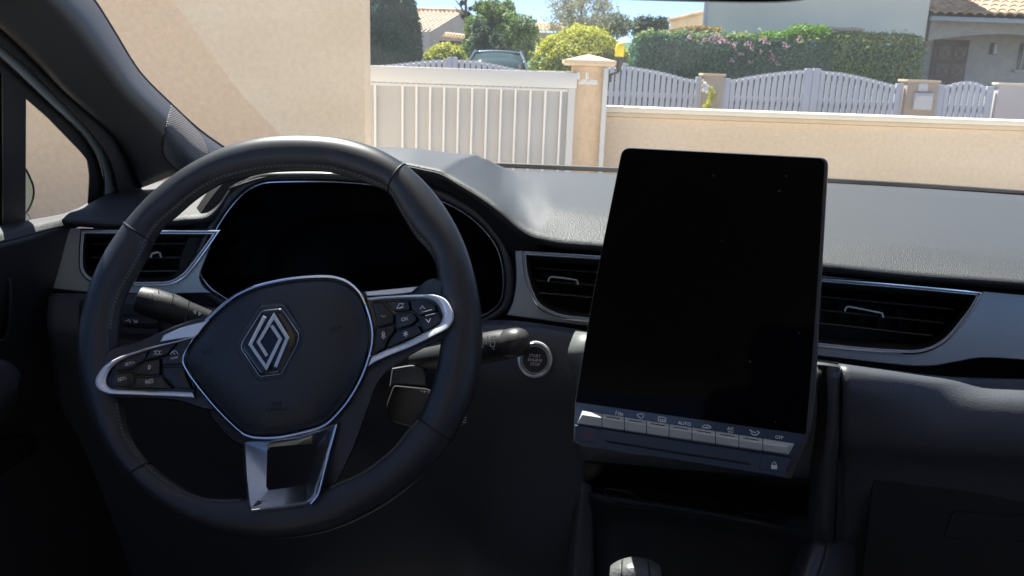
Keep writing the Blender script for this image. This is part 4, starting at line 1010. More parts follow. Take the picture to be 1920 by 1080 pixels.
for i in range(4): bm.faces.new((q2[i], q2[(i+1) % 4], ap_))
obj('pyramid_cap', bm, M['stone'], pr_, 10)
bx('steel_upright', ux(1128, 200, 7.0), ux(1137, 200, 7.0), 6.98, 7.037, 0, pz-.01, M['wgate'], pr_, .004)
bx('junction_box', ux(1139, 145, 7.1), ux(1147, 145, 7.1), 7.1, 7.16, pz-.12, pz-.05, M['iron'], pr_, .003)
be = thing('gate_beacon', 'yellow warning beacon on a black base beside the pyramid cap of the gate pier', 'warning lamp', (ux(1161, 110, 7.45), 7.45, 1.2))
bxp = ux(1161, 110, 7.45); bzb = uz(1161, 107, 7.45)
bm = bmesh.new(); prof = [(.034, 0), (.038, .01), (.037, .08), (.030, .105), (.015, .118), (.001, .121)]
rr = [[bm.verts.new((bxp+r*math.cos(k*.3927), 7.45+r*math.sin(k*.3927), bzb+z)) for k in range(16)] for r, z in prof]
for a, b in zip(rr, rr[1:]): bridge(bm, a, b)
obj('lamp_cover', bm, M['yellow'], be)
bm = bmesh.new(); tube(bm, [Vector((bxp, 7.45, bzb-.12)), Vector((bxp, 7.45, bzb-.04)), Vector((bxp, 7.45, bzb))], [.014, .038, .040], 16); tube(bm, [Vector((bxp, 7.45, bzb-.12)), Vector((bxp-.12, 7.36, bzb-.16))], .012, 8); obj('lamp_base', bm, M['iron'], be)

# boundary wall
bw = thing('boundary_wall', 'low warm beige rendered wall with white coping running across the view', 'wall', (2, 7.3, 0))
wl = pl1+.003; wz = uz(1500, 212, 7.2)
bx('wall_face', wl, 10, 7.2, 7.38, 0, wz-.082, M['stucco'], bw, .006)
bx('wall_base_course', wl, 10, 7.185, 7.198, 0, .12, M['stone'], bw, .004)
bx('coping', wl, 10.03, 7.16, 7.42, wz-.078, wz-.045, M['stone'], bw, .006)
bx('coping_top', wl, 10.03, 7.15, 7.43, wz-.043, wz, M['cap'], bw, .008)

# street side opposite ---------------------------------------------------------
OY = 17.0
def slat_gate(name, label, x0, x1, zf, n, zb=.15, posts=(), rail=.8, group=None, knob=False):
    g = thing(name, label, 'gate', ((x0+x1)/2, OY, 0), group)
    bm = bmesh.new(); pitch = (x1-x0)/n; wv = pitch*.74
    for k in range(n):
        xc = x0+(k+.5)*pitch; a, b = zf(xc-wv/2), zf(xc+wv/2)
        v = [bm.verts.new(p) for p in ((xc-wv/2, OY, zb), (xc+wv/2, OY, zb), (xc+wv/2, OY, b), (xc-wv/2, OY, a), (xc-wv/2, OY+.03, zb), (xc+wv/2, OY+.03, zb), (xc+wv/2, OY+.03, b), (xc-wv/2, OY+.03, a))]
        for f in ((0, 1, 2, 3), (5, 4, 7, 6), (0, 3, 7, 4), (1, 5, 6, 2), (3, 2, 6, 7), (0, 4, 5, 1)): bm.faces.new([v[i] for i in f])
    obj('slats', bm, M['pgate'], g)
    for z in (rail, .3):
        bm = bmesh.new(); box(bm, Vector(((x0+x1)/2, OY+.045, z)), x1-x0, .028, .09); obj('cross_rail', bm, M['pgate'], g)
    # curved top rail
    bm = bmesh.new(); P = [Vector((x0+(x1-x0)*k/40, OY+.05, zf(x0+(x1-x0)*k/40)-.05)) for k in range(41)]; tube(bm, P, .03, 6); obj('top_rail', bm, M['pgate'], g)
    for (a, b, z) in posts: bx('gate_post', a, b, OY-.02, OY+.06, .1, z, M['pgate'], g, .012)
    return g
def U(x, y=150): return ux(x, y, OY)
def interp(tab):
    def f(x):
        for (a, za), (b, zb_) in zip(tab, tab[1:]):
            if x <= b:
                t = max(0, (x-a)/(b-a)); t = t*t*(3-2*t) if False else t; return za+(zb_-za)*t
        return tab[-1][1]
    return f
def ztab(pts): return interp([(U(x, y), uz(x, y, OY)) for x, y in pts])
slat_gate('slat_gate', 'white slatted gate just right of the gate pier, sloping down to the right', U(1120), U(1304), ztab([(1100, 126), (1172, 123), (1200, 127), (1230, 132), (1260, 139), (1285, 146), (1304, 149)]), 17, posts=[(U(1165), U(1173), uz(1170, 118, OY)), (U(1305), U(1315.5), uz(1310, 144, OY))])
slat_gate('slat_gate', 'wide white double gate with arched slats and two tall centre posts', U(1370), U(1682), ztab([(1370, 150), (1395, 145), (1430, 139), (1470, 134), (1508, 131), (1540, 132), (1580, 136), (1620, 144), (1655, 153), (1682, 160)]), 28, posts=[(U(1357), U(1370), uz(1363, 147, OY)), (U(1508), U(1522), uz(1515, 128.5, OY)), (U(1523), U(1537), uz(1530, 128.5, OY)), (U(1682), U(1696), uz(1689, 157, OY))])
slat_gate('wicket_gate', 'small white wicket gate with rounded arched top right of the letterbox pier', U(1774), U(1853), ztab([(1774, 161), (1790, 156), (1805, 153), (1820, 152.5), (1835, 155), (1845, 160), (1853, 165)]), 7, posts=[(U(1759), U(1774), uz(1766, 159, OY)), (U(1853), U(1867), uz(1860, 162, OY))])
slat_gate('slat_gate', 'far white arched gate rising just above the sliding gate rail before the parked car', U(690, 120), U(1010, 120), ztab([(690, 124), (745, 119), (800, 113), (845, 110), (890, 113), (930, 120), (970, 129), (1010, 134)]), 30, posts=[(U(838, 110), U(847, 110), uz(843, 107, OY)), (U(849, 110), U(858, 110), uz(853, 107, OY))])
def pier(x0, x1, y, label, m=None):
    p = thing('garden_pier', label, 'pier', ((U(x0)+U(x1))/2, OY+.1, 0)); z = uz((x0+x1)/2, y, OY)
    bx('pier_shaft', U(x0), U(x1), OY-.12, OY+.28, 0, z-.05, m or M['pier'], p, .01); bx('pier_cap', U(x0)-.02, U(x1)+.02, OY-.15, OY+.31, z-.048, z, M['stone'], p, .01); return p
pier(1317, 1355.5, 138, 'plain square beige pier between the two white slatted gates')
lp_ = pier(1698, 1757, 150, 'wide beige pier carrying the grey letterbox')
pier(1012, 1120, 134, 'broad beige pier behind the sliding gate end')
wr = thing('garden_wall', 'low mauve wall with pale edge at the right beyond the wicket gate', 'wall', (U(1900), OY+.1, 0))
wz2 = uz(1900, 156, OY); bx('wall_face', U(1870), U(1870)+9, OY-.1, OY+.1, 0, wz2-.05, M['housemauve'], wr, .01); bx('coping', U(1870)-.03, U(1870)+9, OY-.13, OY+.13, wz2-.048, wz2, M['cap'], wr, .01)
wr = thing('garden_wall', 'low beige garden wall left of the far arched gate', 'wall', (U(640, 120)-3, OY+.1, 0))
bx('wall_face', U(690, 120)-9, U(690, 120)-.02, OY-.1, OY+.1, 0, 1.12, M['pier'], wr, .01); bx('coping', U(690, 120)-9, U(690, 120)-.02, OY-.13, OY+.13, 1.122, 1.17, M['cap'], wr, .01)
lb_ = thing('letterbox', 'grey square letterbox fixed on the wide pier', 'letterbox', (U(1723), OY-.13, .5))
bx('box_body', U(1706, 190), U(1740, 190), OY-.20, OY-.122, uz(1723, 205, OY), uz(1723, 174, OY), M['wgate'], lb_, .01)
bx('box_flap', U(1709, 180), U(1738, 180), OY-.215, OY-.202, uz(1723, 186, OY), uz(1723, 178, OY), M['wgate'], lb_, .004)
bx('house_plate', U(1716, 163), U(1734, 163), OY-.14, OY-.122, uz(1725, 171, OY), uz(1725, 156, OY), M['wgate'], lb_, .003)

# foliage --------------------------------------------------------------------
def leaves(name, pts, size, mats, pick, parent, elong=1.6, droop=0):
    vs, fs, mi = [], [], []; rnd = random.random
    for (p, nrm) in pts:
        s = size*(.6+.8*rnd())
        d = Vector((rnd()-.5, rnd()-.5, rnd()-.5)); d.z -= droop; d.normalize()
        n = (nrm*.8+Vector((rnd()-.5, rnd()-.5, rnd()-.5))*1.6).normalized(); t = (d-n*d.dot(n))
        if t.length < .05: t = n.orthogonal()
        t.normalize(); u = n.cross(t); b = len(vs); q = p
        vs += [q-t*s*elong/2, q+u*s*.38+n*s*.1, q+t*s*elong/2, q-u*s*.38+n*s*.1]
        fs.append((b, b+1, b+2, b+3)); mi.append(pick(p))
    me = bpy.data.meshes.new(name); me.from_pydata(vs, [], fs); me.update()
    for m in mats: me.materials.append(m)
    me.polygons.foreach_set('material_index', mi)
    o = bpy.data.objects.new(name, me); link(o, parent); return o
def ns(p, s=1.0): return pnoise(Vector(p)*s)
def ellipsoid_pts(c, rx, ry, rz, n, lump=.12, zmin=0.05, shell=.25, pw=1.0, freq=1.4, front=False):
    out = []
    while len(out) < n:
        d = Vector((random.gauss(0, 1), random.gauss(0, 1), random.gauss(0, 1))).normalized()
        if front and d.y > .5: continue
        k = 1+lump*ns(d*2.2+c, freq)+lump*.5*ns(d*6+c, freq)-shell*random.random()**2+(.14*random.random() if random.random() < .04 else 0)
        e = 1 if pw == 1 else 1
        p = Vector((c.x+d.x*rx*k, c.y+d.y*ry*k, c.z+d.z*rz*k))
        if p.z < zmin: continue
        out.append((p, d))
    return out
def blob(name, c, rx, ry, rz, m, parent, k=.86, lump=.1):
    bm = bmesh.new(); bmesh.ops.create_icosphere(bm, subdivisions=4, radius=1)
    for v in bm.verts:
        d = v.co.normalized(); q = k*(1+lump*ns(d*2.2+c, 1.4)); v.co = Vector((c.x+d.x*rx*q, c.y+d.y*ry*q, max(.02, c.z+d.z*rz*q)))
    return obj(name, bm, m, parent, 180)
def trunk(p0, p1, r, parent, m=None):
    bm = bmesh.new(); q = [p0.lerp(p1, t)+Vector((.06*math.sin(t*5), .05*math.cos(t*4), 0)) for t in (0, .25, .5, .75, 1)]; tube(bm, q, [r, r*.85, r*.7, r*.5, r*.3], 8)
    for k in range(7):
        a = k*.9; s = q[2].lerp(q[4], k/7); e = s+Vector((math.cos(a)*.6, math.sin(a)*.6, .7))*(p1-p0).z*.22; tube(bm, [s, s.lerp(e, .5)+Vector((0, 0, .05)), e], [r*.4, r*.25, r*.1], 6)
    return obj('trunk', bm, m or M['bark'], parent)
# ball bush
c = Vector((ux(1092, 92, 19.9), 19.9, 1.0)); g = thing('golden_bush', 'large round clipped golden bush behind the gate pier', 'bush', (c.x, c.y, 0))
rzb = uz(1092, 50, 19.9)-1.0
blob('inner_twigs', c, 1.19, 1.0, rzb, L['ycore'], g, .88)
leaves('crown', ellipsoid_pts(c, 1.20, 1.0, rzb, 17000, .10, front=True), .055, [L['yellow'], L['olive']], lambda p: 0 if (p.z > c.z+rzb*.45+.25*ns(p, 2.5) or random.random() < .25) else 1, g)  # golden above, olive below: the sunlit top is put into the leaf colours
trunk(Vector((c.x, c.y, 0)), c, .07, g)
c2 = Vector((ux(833, 100, 22), 22.6, .9)); g = thing('golden_bush', 'small rounded golden bush left of the parked car', 'bush', (c2.x, c2.y, 0)); r2 = uz(833, 81, 22)-.9
blob('inner_twigs', c2, .68, .6, r2, L['ycore'], g, .88)
leaves('crown', ellipsoid_pts(c2, .69, .6, r2, 6000, .14, front=True), .055, [L['yellow'], L['olive']], lambda p: 0 if (p.z > c2.z+r2*.62+.2*ns(p, 3) or random.random() < .15) else 1, g)  # same split by height, top coloured as if sunlit
trunk(Vector((c2.x, c2.y, 0)), c2, .05, g)
# dark cypress at left
c3 = Vector((ux(733, 100, 20.3), 20.3, 1.55)); g = thing('cypress_tree', 'tall dense dark green cypress at the edge of the beige wall', 'tree', (c3.x, c3.y, 0))
blob('inner_twigs', c3, .68, .7, 1.5, L['core'], g, .9)
leaves('crown', ellipsoid_pts(c3, .70, .72, 1.55, 16000, .12, front=True), .05, [L['cypress']], lambda p: 0, g, 2.6)
trunk(Vector((c3.x, c3.y, 0)), c3, .1, g)
def tree(name, label, px, py, Y, rx, rz, n, size, mats, pick, core=None, lump=.3, shell=.75, ry=None, elong=1.8, droop=0, clumps=0):
    c = Vector((ux(px, py, Y), Y, uz(px, py, Y))); g = thing(name, label, 'tree', (c.x, c.y, 0)); ry = ry or rx
    pts = []
    if clumps:
        for k in range(clumps):
            d = Vector((random.gauss(0, 1), random.gauss(0, 1), random.gauss(0, 1))).normalized()*(.35+.65*random.random()); cc = Vector((c.x+d.x*rx, c.y+d.y*ry, c.z+d.z*rz)); r_ = rx*random.uniform(.16, .34)
            for _ in range(n//clumps):
                e = Vector((random.gauss(0, 1), random.gauss(0, 1), random.gauss(0, 1))); e.normalize(); pts.append((cc+e*r_*random.random()**.5, e))
    else: pts = ellipsoid_pts(c, rx, ry, rz, n, lump, shell=shell)
    leaves('crown', pts, size, mats, pick, g, elong, droop)
    if core: blob('inner_twigs', c-Vector((0, 0, rz*.1)), rx, ry, rz, core, g, .55, .3)
    trunk(Vector((c.x, c.y, 0)), c+Vector((0, 0, rz*.4)), .12, g); return g
tree('leafy_tree', 'bright green leafy tree behind the parked car', 936, 66, 27, 1.12, 1.25, 20000, .085, [L['tree']], lambda p: 0, clumps=80, core=L['core'])
tree('leafy_tree', 'thin dark branch of a pine rising left of the green tree', 876, 8, 33, .22, 1.0, 700, .10, [L['pine']], lambda p: 0, clumps=9)
tree('pale_tree', 'wispy grey green willow like tree above the golden bush', 1092, 26, 34, 1.3, 1.2, 4200, .055, [L['willow']], lambda p: 0, clumps=110, elong=4.0)
tree('distant_tree', 'grey green tree far behind, right of the wispy tree', 1145, 48, 48, 1.2, .6, 4200, .10, [L['willow'], L['pine']], lambda p: 0 if random.random() < .5 else 1, shell=.6, lump=.5)
for px_, lab in ((1200, 'dark distant pine, left one of the far group above the hedge end'), (1219, 'dark distant pine, middle one of the far group above the hedge end'), (1239, 'dark distant pine, right one of the far group above the hedge end')):
    tree('distant_pine', lab, px_, 52, 70, .62, .75, 2600, .13, [L['pine']], lambda p: 0, shell=.9, lump=.5)['group'] = 'far pines'
tree('leafy_tree', 'dark low bush growing between the cypress and the green tree', 905, 92, 24, .62, .8, 3500, .07, [L['pine']], lambda p: 0, clumps=25, core=L['core'])
# hill
bm = bmesh.new(); g_ = []
for i in range(41):
    x = -90+i*6; g_.append([bm.verts.new((x, Y, max(-.5, h))) for Y, h in ((80, -.4), (95, 2.0+1.2*ns((x*.03, 0, 0))), (130, 4.4+2.2*ns((x*.02, 5, 0))), (200, 5.6+3.0*ns((x*.015, 9, 0))), (260, -.4))])
for a, b in zip(g_, g_[1:]):
    for j in range(4): bm.faces.new((a[j], a[j+1], b[j+1], b[j]))
tag(obj('hills', bm, M['hillgreen']), kind='structure')

# hedges
def hedge_pts(x0, x1, y0, y1, z0, z1, n, lump=.10):
    out = []
    A = [((x1-x0)*(z1-z0), 'f'), ((x1-x0)*(y1-y0)*1.3, 't'), ((y1-y0)*(z1-z0), 'l'), ((y1-y0)*(z1-z0), 'r')]; T = sum(a for a, _ in A)
    for _ in range(n):
        r_ = random.random()*T; s_ = 'f'
        for a, k in A:
            if r_ < a: s_ = k; break
            r_ -= a
        x = random.uniform(x0, x1); y = random.uniform(y0, y1); z = random.uniform(z0, z1); e = lump*(ns((x, y, z), 2.2)+.6*ns((x, y, z), 6))-.08*random.random()+.02+(.13*random.random() if random.random() < .04 else 0)
        if s_ == 'f': p, n_ = Vector((x, y0-e, z)), Vector((0, -1, 0))
        elif s_ == 't': p, n_ = Vector((x, y, z1+e)), UP
        elif s_ == 'l': p, n_ = Vector((x0-e, y, z)), Vector((-1, 0, 0))
        else: p, n_ = Vector((x1+e, y, z)), Vector((1, 0, 0))
        # round the shoulders
        dz = z1-.22-p.z
        if dz < 0:
            for lo, hi, ax_ in ((x0, x1, 0), (y0, y1, 1)):
                if p[ax_]-lo < .22: p[ax_] += (dz*dz)*1.6*(1 if True else 0)
                if hi-p[ax_] < .22: p[ax_] -= (dz*dz)*1.6
        out.append((p, n_))
    return out
HY = 18.3
hx0, hx1, hx2 = ux(1196, 100, HY), ux(1560, 100, HY), ux(1733, 100, HY)
hz = uz(1400, 68, HY); hz2 = uz(1640, 66, HY)
def hedge(name, label, x0, x1, z1, n, mats, pick, size=.055):
    g = thing(name, label, 'hedge', ((x0+x1)/2, HY+.5, 0)); bx('inner_twigs', x0+.1, x1-.1, HY+.1, HY+.95, 0, z1-.12, L['core'], g, .08)
    leaves('foliage', hedge_pts(x0, x1, HY, HY+1.05, .3, z1, n), size, mats, pick, g); return g
fh = hedge('flowering_hedge', 'long dark clipped hedge dotted with pink flowers above the white gates', hx0, hx1, hz, 17000, [L['hedge'], L['hedgetop']], lambda p: 1 if p.z > hz-.06+.12*ns(p, 4) and random.random() < .6 else 0)  # upper leaves take the lighter colour, as if sunlit
hedge('clipped_hedge', 'lighter green clipped hedge ending before the arched porch', hx1+.02, hx2, hz2, 11000, [L['olive'], L['hedgetop'], L['hedge']], lambda p: (1 if random.random() < .6 else 0) if p.z > hz2-.12+.15*ns(p, 4) else (0 if random.random() < .75 else 2))  # sunlit leaf colour picked by height for the top
pts = []
for (x, y) in [(1377, 88), (1400, 82), (1410, 90), (1427, 95), (1432, 78), (1441, 80), (1445, 100), (1371, 113), (1406, 117), (1447, 110), (1458, 119), (1470, 83), (1478, 88), (1364, 78), (1347, 76), (1340, 70), (1335, 76), (1345, 67), (1352, 72), (1358, 76), (1330, 72), (1388, 102), (1430, 73), (1437, 76), (1500, 72), (1378, 84), (1292, 69), (1318, 74)]:
    p = PY(x, y, HY-.1)
    for _ in range(8): pts.append((p+Vector((random.gauss(0, .03), random.gauss(0, .02), random.gauss(0, .03))), Vector((0, -1, 0))))
leaves('pink_flowers', pts, .045, [L['pink']], lambda p: 0, fh, 1.1)
g = thing('bright_shrub', 'bright lime green shrub rising out of the hedge below the grey house', 'shrub', (ux(1520, 60, 18.5), 18.6, 0))
pts = []
for k in range(60):
    x = random.uniform(ux(1435, 60, 18.3), ux(1565, 60, 18.3)); u_ = (x-ux(1435, 60, 18.3))/(ux(1565, 60, 18.3)-ux(1435, 60, 18.3)); zt_ = uz(1500, 66-14*math.sin(u_*math.pi*.75)*(1.3 if u_ > .5 else .6), 18.3); b = Vector((x, 18.45+random.random()*.3, hz-.35))
    for _ in range(70):
        t = random.random(); pts.append((Vector((b.x+random.gauss(0, .06), b.y+random.gauss(0, .06), b.z+(zt_-b.z)*t+random.gauss(0, .03))), Vector((random.gauss(0, 1), -.6, .3)).normalized()))
leaves('foliage', pts, .05, [L['bright']], lambda p: 0, g, 3.2)
g = thing('red_shrub', 'reddish leaved shrub peeping over the left part of the hedge', 'shrub', (ux(1300, 60, 18.8), 18.8, 0))
pts = []
for k in range(2200):
    u_ = random.random(); x = 1192+u_*160; y = 78-26*math.sin(min(1, u_*1.1)*math.pi*.62)-3*random.random()+(10*random.random()); p = PY(x, y, 18.9+.3*random.random()); pts.append((p, Vector((0, -.5, .5))))
leaves('foliage', pts, .05, [L['red'], L['yellow']], lambda p: 0 if random.random() < .7 else 1, g)
g = thing('climbing_plant', 'yellow green sprig with a white bloom in front of the plain pier', 'plant', (ux(1330, 200, 16.6), 16.6, 0))
pts = []
for k in range(420):
    y = random.uniform(163, 262); x = 1331+5*math.sin(y*.15)+random.gauss(0, 3); pts.append((PY(x, y, 16.6+random.random()*.1), Vector((0, -1, .3))))
leaves('foliage', pts, .045, [L['yellow']], lambda p: 0, g)
pts = [(PY(1323+random.gauss(0, 2.2), 164+random.gauss(0, 4), 16.55), Vector((0, -1, .3))) for _ in range(70)]
leaves('bloom', pts, .06, [M['white']], lambda p: 0, g)
bm = bmesh.new(); tube(bm, [PY(1331+5*math.sin(y*.15), y, 16.66) for y in range(158, 275, 8)], .008, 5); obj('stem', bm, M['bark'], g)

# tall grey house
TY = 22.3
th = thing('grey_house', 'tall plain grey rendered house wall behind the hedge', 'house', (ux(1530, 40, TY), TY+2, 0))
tx0, tx1 = ux(1319, 20, TY), ux(1740, 30, TY)
bm = bmesh.new(); pl_ = [(tx0, TY), (tx1, TY), (tx1+.0, TY+6.5), (tx0+1.9, TY+6.5)]
a = [bm.verts.new((x, y, 0)) for x, y in pl_]; b = [bm.verts.new((x, y, 9.0)) for x, y in pl_]; bridge(bm, a, b); bm.faces.new(a); bm.faces.new(b); obj('wall', bm, M['housegrey'], th, 20)
def tile_roof(name, o, ex, ey, nx, ny, m, parent, amp=.05):
    """o eave corner, ex along eave, ey up the slope (vectors); canal tiles with stepped courses"""
    n = ex.cross(ey).normalized(); bm = bmesh.new(); cols_ = []
    seg = 6
    for i in range(nx*seg+1):
        ph = (i % seg)/seg; h = amp*abs(math.cos(math.pi*ph))**.7
        col_ = []
        for j in range(ny):
            j0 = o+ex*(i/(nx*seg))+ey*(j/ny); j1 = o+ex*(i/(nx*seg))+ey*((j+1)/ny); col_ += [bm.verts.new(j0+n*(h+.028)), bm.verts.new(j1+n*h)]
        cols_.append(col_)
    for p, q in zip(cols_, cols_[1:]):
        for j in range(len(p)-1): bm.faces.new((p[j], q[j], q[j+1], p[j+1]))
    r_ = obj(name, bm, m, parent, 70); s_ = r_.modifiers.new('t', 'SOLIDIFY'); s_.thickness = .03; s_.offset = -1; return r_
hx = Vector((tx1-tx0+.5, 0, 0)); tile_roof('roof', Vector((tx0-.1, TY-.3, 9.0)), hx, Vector((0, 3.6, 1.1)), 44, 8, M['tile'], th, .05)
bm = bmesh.new(); tube(bm, [Vector((tx0+.04, TY-.05, 0)), Vector((tx0+.04, TY-.05, 6.1))], .045, 8); obj('downpipe', bm, M['pgate'], th)
wf = bx('window', ux(1528, 50, TY), ux(1617, 60, TY), TY-.05, TY+.02, uz(1570, 75, TY)-.6, uz(1575, 58, TY), M['pgate'], th, .01)
bx('window_lintel', ux(1526, 50, TY), ux(1619, 60, TY), TY-.08, TY+.02, uz(1575, 57, TY), uz(1575, 52, TY), M['yellow'] if False else M['stone'], wf, .01)
# beige house behind, single pitched gable
b2 = thing('beige_house', 'small beige house with a low sloping roof edge left of the tall grey house', 'house', (ux(1290, 40, 31), 31, 0))
Y2 = 31.0
bm = bmesh.new(); f_ = [PY(1257, 39, Y2), PY(1330, 17, Y2)]; x0, x1 = f_[0].x, f_[1].x
fr_ = [bm.verts.new(p) for p in ((x0, Y2, 0), (x1, Y2, 0), (x1, Y2, f_[1].z), (x0, Y2, f_[0].z))]; bk_ = [bm.verts.new((v.co.x+(1.7 if k in (0, 3) else 1), Y2+5, v.co.z)) for k, v in enumerate(fr_)]
bridge(bm, fr_, bk_); bm.faces.new(fr_); bm.faces.new(bk_); obj('wall', bm, M['stuccol'], b2, 20)
bm = bmesh.new(); tube(bm, [f_[0]+Vector((-.12, -.06, .0)), f_[1]+Vector((.3, -.06, .03))], .06, 6); obj('roof_edge', bm, M['tile'], b2)

# porch house at the right
ph = thing('porch_house', 'tile roofed house with an arched porch and brown front door', 'house', (ux(1850, 100, 23.5), 24, 0))
EY = 22.6; ez = uz(1830, 32, EY); px0, px1 = tx1+.12, tx1+9
tile_roof('roof', Vector((px0, EY-.15, ez)), Vector((px1-px0, 0, 0)), Vector((0, 4.6, 1.5)), 36, 11, M['tile'], ph, .075)
bm = bmesh.new(); bm.faces.new([bm.verts.new(v) for v in ((px0, EY-.12, ez-.03), (px1, EY-.12, ez-.03), (px1, EY+4.4, ez+1.40), (px0, EY+4.4, ez+1.40))]); rb_ = obj('roof_deck', bm, M['wood'], ph); s_ = rb_.modifiers.new('t', 'SOLIDIFY'); s_.thickness = .03; s_.offset = -1
bx('gutter', px0, px1, EY-.24, EY-.10, ez-.14, ez-.02, M['gutter'], ph, .03)
# arch beam
AY = 23.0; bm = bmesh.new(); top = ez+.0; ax0, ax1 = ux(1740, 75, AY), ux(1740, 75, AY)+5.2; N_ = 40
fr_, bk_ = [], []
zs = uz(1742, 76, AY); zc = uz(1840, 66, AY)
for k in range(N_+1):
    x = ax0+(ax1-ax0)*k/N_; u_ = min(1, k/(N_*.78)); z = zs+(zc-zs)*math.sin(math.pi*u_)*1.25
    fr_.append([bm.verts.new((x, AY, z)), bm.verts.new((x, AY, top))]); bk_.append([bm.verts.new((x, AY+.3, z)), bm.verts.new((x, AY+.3, top))])
for k in range(N_):
    bm.faces.new((fr_[k][0], fr_[k+1][0], fr_[k+1][1], fr_[k][1])); bm.faces.new((bk_[k][0], bk_[k+1][0], bk_[k+1][1], bk_[k][1])); bm.faces.new((fr_[k][0], fr_[k+1][0], bk_[k+1][0], bk_[k][0])); bm.faces.new((fr_[k][1], fr_[k+1][1], bk_[k+1][1], bk_[k][1]))
obj('arched_beam', bm, M['houseb'], ph, 30)
bx('porch_column', ax1, ax1+.5, AY, AY+.4, 0, top, M['houseb'], ph, .01)
IY = 24.6
bx('wall', tx1+.01, px1, IY, IY+.3, 0, ez+.2, M['houseb'], ph, .01)
bx('gable_wall', px1-.3, px1, AY+.5, IY, 0, ez, M['houseb'], ph, .01)
dx0, dx1 = ux(1746, 110, IY), ux(1811, 110, IY); dzt = uz(1780, 75, IY)
dr = bx('front_door', dx0, dx1, IY-.08, IY-.01, 0, dzt, M['wood'], ph, .01)
for r_ in range(4):
    for c_ in range(2):
        xa = dx0+.14+c_*.42; za = dzt-.66-r_*.47+.14; g_ = bx('carved_panel', xa, xa+.32, IY-.10, IY-.082, za, za+.34, M['woodl'], dr, .006)
        bm = bmesh.new()
        for q in ((0, 0), (.20, 0), (0, .20), (.20, .20)): box(bm, Vector((xa+.06+q[0], IY-.108, za+.07+q[1])), .055, .012, .055, (Vector((.7, 0, .7)), Vector((0, 1, 0)), Vector((-.7, 0, .7))))
        box(bm, Vector((xa+.16, IY-.108, za+.17)), .11, .012, .11, (Vector((.7, 0, .7)), Vector((0, 1, 0)), Vector((-.7, 0, .7))))
        obj('carving', bm, M['wood'], dr)
lx = ux(1862, 92, IY); lz = uz(1862, 92, IY)
la = bx('wall_lantern', lx-.10, lx+.10, IY-.05, IY-.005, lz-.15, lz+.15, M['iron'], ph, .01)
bx('lantern_glass', lx-.045, lx+.05, IY-.14, IY-.052, lz-.14, lz+.14, M['wgate'], la, .02)
wx = ux(1908, 110, IY); wz0, wz1 = uz(1912, 130, IY), uz(1912, 82, IY)
wn = bx('window', wx, wx+1.3, IY-.04, IY-.006, wz0, wz1, M['pane'], ph, .005)
bx('window_sill', wx-.1, wx+1.4, IY-.15, IY-.006, wz0-.09, wz0-.01, M['gutter'], wn, .01)
for k in range(6):
    bm = bmesh.new(); xx = wx+.08+k*.22; tube(bm, [Vector((xx, IY-.07, wz0)), Vector((xx+.05*math.sin(k), IY-.10, (wz0+wz1)/2)), Vector((xx, IY-.07, wz1))], .014, 6); obj('window_bar', bm, M['wgate'], wn)
g = thing('garden_plant', 'low leafy plant under the porch behind the wicket gate', 'plant', (ux(1862, 160, 22), 22, 0))
leaves('foliage', ellipsoid_pts(Vector((ux(1862, 160, 22), 22, .55)), .35, .3, .62, 1200, .2), .06, [L['olive'], L['red']], lambda p: 0 if random.random() < .8 else 1, g)

# tiled house far left
fh_ = thing('tiled_house', 'mauve walled house with a pink tiled roof between cypress and green tree', 'house', (ux(830, 80, 38), 38, 0))
rR, rL = PY(867, 21, 40), PY(690, 13, 41.5); eR, eL = PY(806, 58, 36.5), PY(640, 52, 38)
dx_ = (eL-eR); rL = rR+dx_
tile_roof('roof', eR+UP*.02, dx_, rR-eR, 20, 11, M['tile'], fh_, .07)
bR = rR+(rR-eR); bR.z = eR.z
bm = bmesh.new(); A_ = [bm.verts.new(v) for v in ((eR.x, eR.y, 0), (bR.x, bR.y, 0), bR, rR-UP*.03, eR-UP*.03)]; B_ = [bm.verts.new(v.co+dx_) for v in A_]
bridge(bm, A_, B_); bm.faces.new(A_); bm.faces.new(B_); obj('wall', bm, M['housemauve'], fh_, 15)
bm = bmesh.new(); tube(bm, [rR, rL], .10, 8); obj('ridge_tiles', bm, M['tile'], fh_)
tile_roof('awning_roof', PY(826, 74, 35.5), PY(872, 79, 35.8)-PY(826, 74, 35.5), Vector((.1, 1.0, .25)), 8, 3, M['tile'], fh_, .06)
bm = bmesh.new(); p = PY(848, 75, 36); box(bm, Vector((p.x+.1, 36.1, p.z-.15)), 1.2, .6, .22); obj('awning_beam', bm, M['wood'], fh_)
rf = thing('distant_roof', 'far orange tiled roof glimpsed between the green tree and the golden bush', 'house', (ux(1030, 52, 55), 55, 0))
p = PY(1005, 60, 52); tile_roof('roof', p, Vector((3.2, 0, 0)), Vector((0, 3, .62)), 14, 6, M['tile'], rf, .07); bx('wall', p.x+.1, p.x+3.1, 52.3, 56, 0, p.z, M['stuccol'], rf, .01)

